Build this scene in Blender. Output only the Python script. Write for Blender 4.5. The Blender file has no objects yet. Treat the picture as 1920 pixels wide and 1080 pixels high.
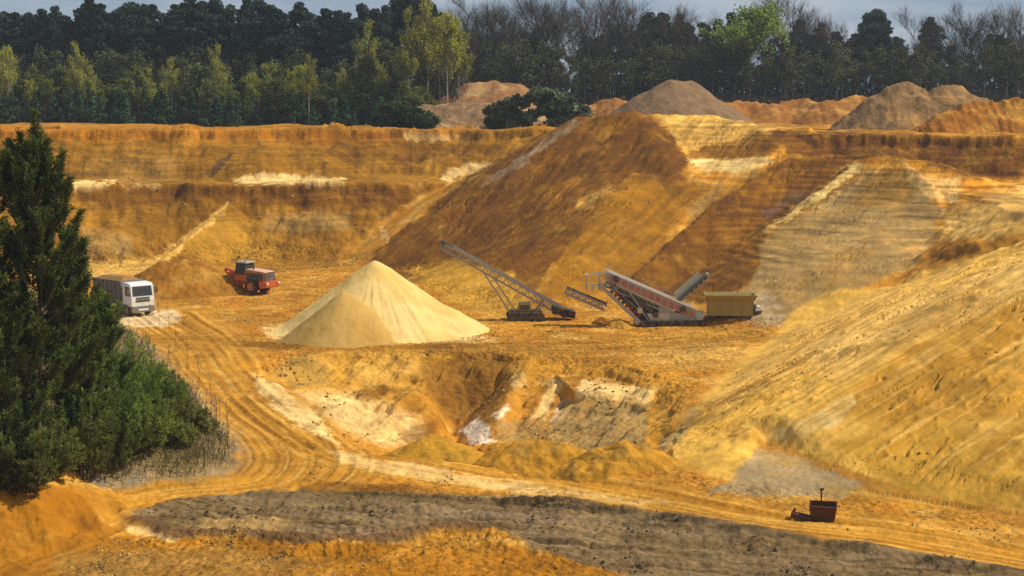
import bpy, math, random
import numpy as np
from mathutils import Vector

# ------------------------------------------------------------------ camera, sky, sun, exposure
S = bpy.context.scene
C = S.collection
R = math.radians
F_PX, CAM_H = 3045.0, 21.6                      # focal length in photo pixels (1920 wide), eye height above the pit floor
PITCH = math.atan(370.0 / F_PX)
cam_d = bpy.data.cameras.new('camera')
cam_d.sensor_width = 36.0
cam_d.lens = 36.0 * F_PX / 1920.0
cam_d.clip_start, cam_d.clip_end = 0.5, 6000.0
cam = bpy.data.objects.new('camera', cam_d)
cam.location = (0, 0, CAM_H)
cam.rotation_euler = (math.pi / 2 - PITCH, 0, 0)
C.objects.link(cam)
S.camera = cam

SUN_EL, SUN_AZ = R(48), R(84)                   # azimuth from +Y towards +X
W = bpy.data.worlds.new('World'); S.world = W; W.use_nodes = True
wn, wl = W.node_tree.nodes, W.node_tree.links
bg = wn['Background']
sky = wn.new('ShaderNodeTexSky'); sky.sky_type = 'NISHITA'; sky.sun_disc = False
sky.sun_elevation = SUN_EL; sky.sun_rotation = SUN_AZ; sky.air_density = 1.0; sky.dust_density = 1.5
tc = wn.new('ShaderNodeTexCoord')
mp = wn.new('ShaderNodeMapping'); mp.inputs['Scale'].default_value = (5, 5, 34)
wl.new(tc.outputs['Generated'], mp.inputs['Vector'])
cn = wn.new('ShaderNodeTexNoise'); cn.inputs['Scale'].default_value = 1.3; cn.inputs['Detail'].default_value = 6
cn.inputs['Roughness'].default_value = 0.55
wl.new(mp.outputs['Vector'], cn.inputs['Vector'])
cr = wn.new('ShaderNodeValToRGB')
cr.color_ramp.elements[0].position = 0.36; cr.color_ramp.elements[0].color = (0, 0, 0, 1)
cr.color_ramp.elements[1].position = 0.66; cr.color_ramp.elements[1].color = (1, 1, 1, 1)
wl.new(cn.outputs['Fac'], cr.inputs['Fac'])
grey = wn.new('ShaderNodeMixRGB'); grey.blend_type = 'MIX'       # rain-grey and paler cloud
grey.inputs['Color1'].default_value = (3.0, 4.2, 5.7, 1); grey.inputs['Color2'].default_value = (6.4, 7.2, 8.2, 1)
wl.new(cr.outputs['Color'], grey.inputs['Fac'])
mx = wn.new('ShaderNodeMixRGB'); mx.inputs['Fac'].default_value = 0.86
wl.new(sky.outputs['Color'], mx.inputs['Color1']); wl.new(grey.outputs['Color'], mx.inputs['Color2'])
wl.new(mx.outputs['Color'], bg.inputs['Color'])
bg.inputs['Strength'].default_value = 0.08

sun_d = bpy.data.lights.new('sun', 'SUN'); sun_d.energy = 4.7; sun_d.angle = R(1.2); sun_d.color = (1.0, 0.92, 0.78)
sun = bpy.data.objects.new('sun', sun_d)
SUN_DIR = Vector((math.sin(SUN_AZ) * math.cos(SUN_EL), math.cos(SUN_AZ) * math.cos(SUN_EL), math.sin(SUN_EL)))
sun.rotation_euler = SUN_DIR.to_track_quat('Z', 'Y').to_euler()
sun.location = (60, 60, 120)
C.objects.link(sun)
S.view_settings.view_transform = 'Standard'
S.view_settings.look = 'None'
S.view_settings.exposure = 0.0
S.cycles.max_bounces = 6
S.cycles.diffuse_bounces = 3
S.cycles.transparent_max_bounces = 4
S.cycles.use_denoising = False

# ------------------------------------------------------------------ pixel <-> world
cp, sp = math.cos(PITCH), math.sin(PITCH)
def U(px, py, D):                                # point at forward distance D
    a, b = (px - 960) / F_PX, (540 - py) / F_PX
    k = D / (cp + b * sp)
    return (a * k, D, CAM_H + k * (b * cp - sp))
def G(px, py, z=0.0):                            # point at height z
    a, b = (px - 960) / F_PX, (540 - py) / F_PX
    k = (z - CAM_H) / (b * cp - sp)
    return (a * k, k * (cp + b * sp), z)
def G2(pts, z=0.0): return [G(p[0], p[1], z)[:2] for p in pts]
def U3(pts): return [U(*p) for p in pts]
def project(x, y, z):
    dz = z - CAM_H
    fw = y * cp - dz * sp
    up = y * sp + dz * cp
    return 960 + F_PX * x / fw, 540 - F_PX * up / fw

# ------------------------------------------------------------------ numpy noise and shapes
_rs = np.random.RandomState(7)
_perm = np.concatenate([_rs.permutation(256)] * 3)
_gx = np.cos(np.linspace(0, 2 * np.pi, 256, endpoint=False)); _gy = np.sin(np.linspace(0, 2 * np.pi, 256, endpoint=False))
def gn(x, y, seed=0):
    x = np.asarray(x, float) + seed * 17.31; y = np.asarray(y, float) + seed * 9.73
    xf, yf = np.floor(x), np.floor(y)
    xi, yi = xf.astype(np.int64) & 255, yf.astype(np.int64) & 255
    fx, fy = x - xf, y - yf
    u, v = fx * fx * fx * (fx * (fx * 6 - 15) + 10), fy * fy * fy * (fy * (fy * 6 - 15) + 10)
    def g(ix, iy, dx, dy):
        h = _perm[_perm[ix & 255] + (iy & 255)]
        return _gx[h] * dx + _gy[h] * dy
    a = g(xi, yi, fx, fy); b = g(xi + 1, yi, fx - 1, fy)
    c = g(xi, yi + 1, fx, fy - 1); d = g(xi + 1, yi + 1, fx - 1, fy - 1)
    return 1.5 * ((a + (b - a) * u) * (1 - v) + (c + (d - c) * u) * v)
def fbm(x, y, s, octv=4, seed=0, gain=0.5):
    t, a, f = 0.0, 1.0, 1.0 / s
    for o in range(octv):
        t = t + a * gn(x * f, y * f, seed + o * 3); a *= gain; f *= 2.03
    return t
def streak(x, y, ang, across, along, seed=0, octv=3):     # noise drawn out along a heading (radians from +X)
    c, s = math.cos(ang), math.sin(ang)
    return fbm((x * c + y * s) / along, (-x * s + y * c) / across, 1.0, octv, seed)
def psd(poly, x, y):                                      # signed distance, positive inside
    p = np.asarray(poly, float)
    d2 = np.full(x.shape, 1e18); ins = np.zeros(x.shape, bool)
    n = len(p)
    for i in range(n):
        ax, ay = p[i]; bx, by = p[(i + 1) % n]
        ex, ey = bx - ax, by - ay
        wx, wy = x - ax, y - ay
        t = np.clip((wx * ex + wy * ey) / (ex * ex + ey * ey + 1e-12), 0, 1)
        d2 = np.minimum(d2, (wx - ex * t) ** 2 + (wy - ey * t) ** 2)
        if ay != by:
            cnd = ((ay > y) != (by > y)) & (x < (bx - ax) * (y - ay) / (by - ay) + ax)
            ins ^= cnd
    d = np.sqrt(d2)
    return np.where(ins, d, -d)
def ridge(pts, x, y, slope, wob=None):
    best = np.full(x.shape, -1e6)
    for (ax, ay, az), (bx, by, bz) in zip(pts[:-1], pts[1:]):
        ex, ey = bx - ax, by - ay
        t = np.clip(((x - ax) * ex + (y - ay) * ey) / (ex * ex + ey * ey), 0, 1)
        d = np.hypot(x - ax - ex * t, y - ay - ey * t)
        if wob is not None: d = np.sqrt(d * d + wob * wob) - wob     # rounded crest
        best = np.maximum(best, az + (bz - az) * t - slope * d)
    return best
def pline(pts, x, y):                                     # distance to a polyline and signed side, with running length
    best = np.full(x.shape, 1e9); side = np.zeros(x.shape); run = np.zeros(x.shape); L = 0.0
    for (ax, ay), (bx, by) in zip(pts[:-1], pts[1:]):
        ex, ey = bx - ax, by - ay; l = math.hypot(ex, ey)
        t = np.clip(((x - ax) * ex + (y - ay) * ey) / (l * l), 0, 1)
        d = np.hypot(x - ax - ex * t, y - ay - ey * t)
        m = d < best
        best = np.where(m, d, best)
        side = np.where(m, np.sign((x - ax) * ey - (y - ay) * ex) * d, side)
        run = np.where(m, L + t * l, run); L += l
    return best, side, run
def smooth_curve(pts, n=6):                               # Catmull-Rom
    P = [np.array(p, float) for p in pts]; P = [2 * P[0] - P[1]] + P + [2 * P[-1] - P[-2]]
    out = []
    for i in range(1, len(P) - 2):
        for k in range(n):
            t = k / n
            out.append(tuple(0.5 * (2 * P[i] + (P[i + 1] - P[i - 1]) * t + (2 * P[i - 1] - 5 * P[i] + 4 * P[i + 1] - P[i + 2]) * t * t
                       + (3 * P[i] - P[i - 1] - 3 * P[i + 1] + P[i + 2]) * t ** 3)))
    out.append(tuple(P[-2])); return out
def smax(a, b, k=0.5):
    h = np.clip(0.5 + 0.5 * (a - b) / k, 0, 1)
    return b + (a - b) * h + k * h * (1 - h)
def smin(a, b, k=0.5): return -smax(-a, -b, k)
def sst(a, b, v):
    t = np.clip((v - a) / (b - a), 0, 1); return t * t * (3 - 2 * t)

# ------------------------------------------------------------------ the pit: height and soil colour as functions of the ground plan
FAR = 4000.0
TIER_UP = [(-FAR, 236), (-75, 235), (-40, 236), (-20, 240), (0, 241), (8, 240), (15, 236), (20, 226), (27, 216), (34, 208), (48, 206), (70, 205), (110, 198), (FAR, 190), (FAR, FAR), (-FAR, FAR)]
TIER_LOW = [(-FAR, 214), (-75, 214), (-52, 216), (-46, 219), (-30, 218), (-12, 222), (4, 226), (14, 222), (20, 210), (34, 203), (44, 196), (46, 188), (70, 205), (70, 240), (-FAR, 240)]
BENCH_R = [(41, 189), (46, 180), (47.5, 172), (49, 163), (46, 152), (52, 141), (64, 132), (FAR, 100), (FAR, 240), (60, 215)]
SADDLE = [(20, 206), (34, 204), (33, 222), (18, 222)]
MAIN_R1 = U3([(700, 510, 201), (720, 488, 201), (900, 352, 210), (1090, 222, 219), (1190, 210, 217)])
MAIN_R2 = U3([(1190, 210, 217), (1235, 262, 208), (1262, 350, 196), (1262, 440, 184), (1215, 520, 170), (1150, 560, 162)])
MAIN_LOBE = U3([(1180, 325, 199), (1120, 400, 188), (1070, 480, 176), (1010, 560, 163)])
MAIN_LOW = U3([(790, 520, 187), (860, 505, 181), (960, 540, 170)])
MAIN_TOP = U3([(1090, 222, 221), (1190, 212, 218), (1330, 218, 218), (1450, 240, 210)])
HEAP2 = U3([(1195, 512, 166), (1330, 388, 179), (1480, 298, 189), (1600, 291, 187), (1690, 299, 181), (1745, 345, 175), (1766, 400, 170)])
HEAP2B = U3([(1610, 300, 186), (1500, 395, 175), (1430, 470, 167), (1370, 540, 160)])
GREYF = U3([(1690, 299, 184), (1600, 440, 166), (1520, 560, 154)])
TOE = [(38, 172), (33, 160), (25, 147), (17, 124), (9.5, 100), (9.0, 95), (12, 89), (18, 86.2), (25.6, 81.2), (40, 70), (60, 50), (FAR, 20), (FAR, 172)]
PIT = G2([(462, 690), (505, 668), (600, 658), (750, 657), (900, 660), (1080, 668), (1210, 690), (1290, 725), (1265, 800), (1250, 850), (1130, 900), (1000, 893), (880, 880), (740, 862), (640, 845), (585, 815), (520, 750)])
BLOCK = [(3.6, 128), (4.6, 121.5), (6.8, 120.2), (9.2, 120.6), (10.4, 121.5), (11.5, 127), (8, 129)]
BANK = G2([(470, 850), (458, 885), (400, 905), (300, 918), (210, 925), (150, 935), (60, 925)]) + [(-60, 82), (-90, 90), (-90, 165), (-42, 160)] + G2([(225, 598), (262, 628), (300, 655), (345, 710), (400, 765)])
MOUND_L = [(-90, 71), (-26, 74.5), (-23.6, 77), (-22.6, 79), (-23.4, 82), (-28, 85), (-90, 88)]
ROAD = smooth_curve(G2([(300, 590), (370, 640), (415, 700), (470, 760), (540, 815), (575, 860), (545, 900), (450, 922), (330, 935), (220, 958), (120, 995), (-80, 1060)]))
ROAD2 = smooth_curve(G2([(480, 745), (620, 838), (760, 868), (900, 892), (1060, 912), (1250, 945), (1450, 985), (1700, 1010), (2050, 1080)]))
ROAD3 = smooth_curve(G2([(150, 640), (380, 640), (600, 650), (900, 652), (1200, 645), (1400, 628)]))
STRIP = G2([(245, 962), (300, 945), (450, 925), (560, 918), (700, 922), (900, 932), (1080, 950), (1250, 972), (1500, 1012), (1720, 1050), (1960, 1085), (2100, 1200), (1500, 1200), (1250, 1090), (1100, 1062), (990, 1030), (930, 1004), (870, 992), (800, 1000), (700, 1018), (600, 1014), (450, 1006), (330, 1004), (270, 988)])
STRIP_FAR = G2([(900, 934), (1080, 952), (1250, 974), (1500, 1014), (1720, 1052), (1960, 1087), (2200, 1130)])
STRIP_NEAR = G2([(255, 975), (330, 1006), (450, 1008), (600, 1016), (720, 1020), (820, 1000), (900, 998)])
FRONT = G2([(560, 1040), (700, 1022), (780, 1004), (860, 992), (920, 1004), (960, 1026)])
RAMP = U3([(252, 522, 194), (330, 466, 203), (380, 425, 209), (432, 384, 215)])

def main_heap(x, y):
    dd, sd, _ = pline([(a, b) for a, b, c in MAIN_R1], x, y)
    m = ridge(MAIN_R1, x, y, 0.66, 0.35) - 0.9 * np.clip(-sd, 0, 60)          # steeper on its far side
    m = smax(m, ridge(MAIN_R2, x, y, 0.62, 1.2), 0.8)
    m = smax(m, ridge(MAIN_TOP, x, y, 0.55, 1.5), 0.8)
    m = smax(m, ridge(MAIN_LOBE, x, y, 0.42, 4.0), 1.0)
    return smax(m, ridge(MAIN_LOW, x, y, 0.36, 2.0), 0.6)
def second_heap(x, y):
    dd, sd, _ = pline([(a, b) for a, b, c in HEAP2], x, y)
    q = ridge(HEAP2, x, y, 0.60, 0.35) - 0.6 * np.clip(-sd, 0, 60)
    q = smax(q, ridge(HEAP2B, x, y, 0.50, 0.7), 0.4)
    return smax(q, ridge(GREYF, x, y, 0.36, 5.0), 0.8)
def slope_plan(x, y):
    dl = ((x - 9.5) * 0.949 - (y - 100) * 0.316); df = ((x - 10) * 0.66 + (y - 91) * 0.75)
    return np.minimum(smin(smin(0.52 * dl, 0.305 * df, 3.0), 0.7 * (152 - y) + 1.5, 0.8), 11.9)
def grain(x, y, z):                                       # how broken the surface is: tipped slopes are smooth, driven ground is not
    own = np.maximum(main_heap(x, y), second_heap(x, y))
    sm = np.maximum(1 - sst(0.6, 1.4, z - own), sst(0, 1, psd(TOE, x, y)) * sst(0.3, 1.5, z)) * sst(0.3, 1.2, z)
    sm = np.maximum(sm, 0.75 * sst(1, 3, z) * sst(180, 190, y))
    rd = np.minimum(pline(ROAD, x, y)[0], pline(ROAD2, x, y)[0] + 1.2)
    sm = np.maximum(sm, 0.72 * sst(6.0, 3.5, rd)); sm = np.maximum(sm, 0.55 * sst(0, 3, psd(PIT, x, y))); sm = np.maximum(sm, 0.5 * sst(0, 1, psd(STRIP, x, y)))
    sm = np.maximum(sm, 0.9 * sst(-1.5, 0.5, psd(TOE, x, y)))
    return 1 - 0.82 * sm
def terrain(x, y):
    x = np.asarray(x, float); y = np.asarray(y, float)
    n1 = fbm(x, y, 9.0, 4, 1); n2 = fbm(x, y, 2.2, 3, 5); n3 = fbm(x, y, 30.0, 3, 9)
    n4 = fbm(x, y, 16.0, 2, 15); n5 = fbm(x / 1.8, y, 3.6, 4, 16); lump = 0.6 - np.abs(fbm(x / 1.6, y, 5.0, 4, 17)) * 1.6
    h = 0.10 * n1 + 0.05 * n2
    wx, wy = x + 0.8 * n1 + 0.3 * n2, y + 0.9 * fbm(x, y, 7.0, 4, 13) + 0.25 * n2
    # stepped back wall
    d = psd(TIER_LOW, wx, wy); ty = 9.2 + 0.4 * n3 + 0.15 * n1
    gul = streak(x, y, R(90), 1.3, 9.0, 21)
    lo = ty - 0.9 * sst(-0.05, -0.8, d) + np.where(d > 0, 0.012 * d, (0.72 + 0.18 * n4) * d) + 0.10 * gul * sst(0.5, -3, d) + 0.25 * n1 + sst(1, -2, d) * (0.40 * n5 + 0.35 * lump)
    h = smax(h, lo, 0.5)
    d = psd(TIER_UP, wx + 1.2 * n3, wy + 1.5 * n3)
    up = 16.0 - 1.0 * sst(-0.05, -0.8, d) + 0.0035 * np.clip(y - 236, 0, 60) + 1.8 * sst(8, 42, x) * sst(225, 300, y) + np.where(d > 0, 0, (0.66 + 0.2 * n4) * d) + 0.10 * gul * sst(0.5, -3, d) + 0.3 * n1 + sst(1, -2, d) * (0.40 * n5 + 0.35 * lump) + 0.4 * n3 * sst(0, 8, np.abs(d))
    h = smax(h, up, 0.4)
    d = psd(SADDLE, wx, wy); h = smax(h, 12.2 + np.where(d > 0, 0, 0.6 * d) + 0.2 * n1, 0.5)
    # uneven earth along the rim
    rim = np.clip(1 - np.abs(psd(TIER_UP, x, y) - 2.2) / 2.2, 0, 1)
    h = h + rim * np.clip(fbm(x, y, 5.0, 5, 61, 0.6) - 0.12, 0, 1) * 1.1
    # right-hand bench
    d = psd(BENCH_R, wx, wy); h = smax(h, 10.6 + 0.4 * n3 + 0.15 * streak(x, y, R(20), 1.5, 10, 31) + np.where(d > 0, 0, 0.7 * d), 0.4)
    # central spoil heap
    g2 = streak(x, y, R(38), 1.0, 12, 41); g3 = fbm(x, y, 4.0, 4, 44)
    m = main_heap(x, y)
    rn2 = sst(0.15, 0.0, np.abs(streak(x + 0.6 * n1, y + 0.6 * n2, R(40), 1.1, 24, 205, 3))) * sst(-0.2, 0.3, fbm(x, y, 8, 3, 207))
    m = m - 0.28 * rn2 * sst(0.5, 3, m)
    h = smax(h, m + 0.16 * g2 + 0.22 * g3 + 0.06 * lump * sst(0, 4, m), 0.5)
    # second heap with the grey face
    q = second_heap(x, y)
    terr = q / 0.55; terr = 0.55 * (np.floor(terr) + sst(0.25, 0.75, terr - np.floor(terr)))
    h = smax(h, 0.72 * q + 0.28 * terr - 0.22 * rn2 * sst(1, 3, q) + 0.12 * g2 + 0.22 * g3 + 0.06 * lump * sst(0, 4, q), 0.4)
    # ramp edge on the back wall
    h = smax(h, ridge(RAMP, x, y, 0.9, 0.25), 0.15)
    # big slope on the near right
    tx, tyy = x + 0.7 * n1 + 0.25 * n2, y + 0.7 * fbm(x, y, 6.0, 3, 53)
    d = psd(TOE, tx, tyy)
    dl = ((x - 9.5) * 0.949 - (y - 100) * 0.316); df = ((x - 10) * 0.66 + (y - 91) * 0.75)
    f = smin(smin(0.52 * dl, 0.305 * df, 3.0), 0.42 * d + 0.15, 0.8); f = np.where(d > 0, f, np.minimum(f, 0.6 * d))
    f = smin(f, 0.7 * (152 - y) + 1.5, 0.8); f = smin(f, 11.9 + 0.3 * n3, 1.0)
    s1 = streak(x, y, R(36), 0.7, 16, 57); s2 = streak(x + 1.5 * n1, y, R(40), 2.4, 14, 58)
    cl = np.clip(fbm(x, y, 0.9, 3, 59) - 0.35, 0, 1)
    f = f + sst(0, 3, d) * (0.10 * s1 + 0.20 * s2 + 0.22 * fbm(x, y, 2.8, 4, 62) * sst(-0.3, 0.5, n3 + n1) + 0.22 * cl * sst(-0.2, 0.5, fbm(x, y, 8, 3, 60)))
    rn = np.abs(streak(x + 0.5 * n1, y + 0.5 * n2, R(38), 1.2, 26, 201, 3)); f = f - 0.30 * sst(0.16, 0.0, rn) * sst(0.5, 3, d) * sst(-0.25, 0.35, fbm(x, y, 7, 3, 203))
    # slumped shelf low on that slope
    sc = psd(SCARP, x + 0.5 * n2, y + 0.5 * n2)
    f = f - (0.95 - 0.9 * sst(14, 22, x)) * sst(-1.3, 0.6, sc + 0.4 * n2) * sst(0, 2.0, f)
    h = smax(h, f, 0.35)
    # excavated hollow
    d = psd(PIT, x + 1.3 * n1 + 0.4 * n2, y + 1.6 * fbm(x, y, 6.0, 4, 71))
    p = np.maximum(-4.1 + 0.3 * n2, -0.25 * d - 0.22 * sst(0.2, 1.6, d)) + sst(0, 2, d) * (0.30 * streak(x, y, R(65), 1.0, 7, 73) + 0.35 * fbm(x, y, 3.2, 4, 75))
    pt = p / 0.95 + 0.6 * n1; pt = 0.95 * (np.floor(pt) + sst(0.55, 0.95, pt - np.floor(pt)) - 0.6 * n1); p = p + (pt - p) * 0.35 * sst(-0.3, 0.3, n1 + n3)
    hol = psd(HOLLOW, x + 0.7 * n2, y + 0.7 * n1)
    p = np.maximum(p - 2.2 * sst(-0.6, 2.2, hol), -5.4)
    d2 = psd(BLOCK, x + 0.15 * n2, y + 0.18 * fbm(x, y, 1.5, 3, 77))
    p = smax(p, -0.95 + 0.12 * n2 + np.where(d2 > 0, 0.05 * d2, 1.9 * d2), 0.15)
    for rb in RIBS: p = smax(p, ridge(rb, x, y, 0.8, 0.3) + 0.15 * n2, 0.3)
    h = np.where(d > 0, np.minimum(h, smin(h, p, 0.25)), h)
    # planted bank, near mound
    d = psd(BANK, x + 0.6 * n2, y + 0.6 * n1)
    h = smax(h, np.where(d > 0, np.minimum(0.42 * d, 3.4 + 0.05 * d), 0.5 * d) + 0.2 * n1 + 0.1 * n2, 0.4)
    d = psd(MOUND_L, x + 0.6 * n1 + 0.35 * n2, y + 0.6 * n2)
    h = smax(h, 3.1 + np.where(d > 0, 0.04 * d, 0.95 * d) + 0.45 * fbm(x, y, 1.7, 4, 81), 0.3)
    # topsoil strip and its edges
    d = psd(STRIP, x + 0.35 * n2, y + 0.35 * n1)
    clod = fbm(x, y, 0.55, 3, 87)
    h = h + sst(-0.1, 0.6, d) * (0.04 * clod + 0.20 * streak(x, y, R(-15), 0.6, 24, 89) + 0.12 * n2)
    dd, sd, _ = pline(STRIP_FAR, x + 0.25 * n2, y + 0.25 * n1)
    h = h + 0.38 * sst(-0.5, 0.15, sd * -1) * sst(3.2, 0.0, dd) * sst(-3, 3, x)
    dd, sd, _ = pline(STRIP_NEAR, x + 0.3 * n2, y + 0.3 * n1)
    h = h + 0.34 * np.exp(-(dd / 0.55) ** 2)
    h = smax(h, ridge([(a, b, 0.34) for a, b in FRONT], x, y, 0.5, 0.4) + 0.15 * clod, 0.2)
    # ruts
    for rd, wd in ((ROAD, 4.6), (ROAD2, 3.2), (ROAD3, 3.4)):
        dd, sd, run = pline(rd, x, y)
        w = sst(wd, wd - 1.4, dd)
        rut = fbm(sd / 0.55 + 0.35 * gn(run / 9, sd * 0, 3), run / 40.0, 1.0, 2, 91)
        h = np.where(dd < wd, h * (1 - 0.25 * w) + w * 0.10 * rut, h)
    # broken ground between the road and the hollow, and in the near corner
    near = sst(96, 84, y) * sst(-30, -8, -np.abs(x + 5))
    h = h + 0.10 * near * np.abs(fbm(x, y, 1.1, 3, 95)) + 0.022 * fbm(x, y, 0.5, 2, 97)
    rough = 0.5 + 0.5 * sst(-0.3, 0.6, n1 + 0.6 * n3)
    h = h + rough * grain(x, y, h) * (0.11 * (0.35 - np.abs(fbm(x, y, 0.9, 3, 191))) + 0.09 * (0.3 - np.abs(gn(x / .38, y / .38, 193)))) * np.where(y < 262, 1, 0)
    h = h + 3.0 * sst(60, 20, y)
    return h
SCARP = G2([(1425, 826), (1500, 852), (1600, 892), (1700, 925), (1930, 968), (1930, 1000), (1560, 960), (1340, 935), (1350, 900)], 0.8)
HOLLOW = [U(*p)[:2] for p in [(800, 690, 128), (860, 668, 130), (950, 668, 130), (955, 730, 122), (900, 800, 115), (850, 815, 113), (815, 760, 118)]]
RIBS = [U3([(1050, 700, 129), (1015, 750, 123), (985, 800, 118)]), U3([(985, 690, 130), (950, 745, 123), (935, 790, 118)])]

# soil colours (linear albedo)
OCHRE = (0.46, 0.225, 0.026); ORANGE = (0.46, 0.18, 0.012); PALE = (0.68, 0.42, 0.10); CREAM = (0.80, 0.58, 0.24)
DARK = (0.170, 0.071, 0.005); OLIVE = (0.280, 0.137, 0.010); UMBER = (0.165, 0.069, 0.006); GREY = (0.335, 0.225, 0.082)
WHITE = (0.80, 0.70, 0.52); TOPSOIL = (0.175, 0.125, 0.060); TAUPE = (0.25, 0.155, 0.088); GRASSY = (0.15, 0.12, 0.04); YELLOW = (0.50, 0.28, 0.032)
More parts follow.
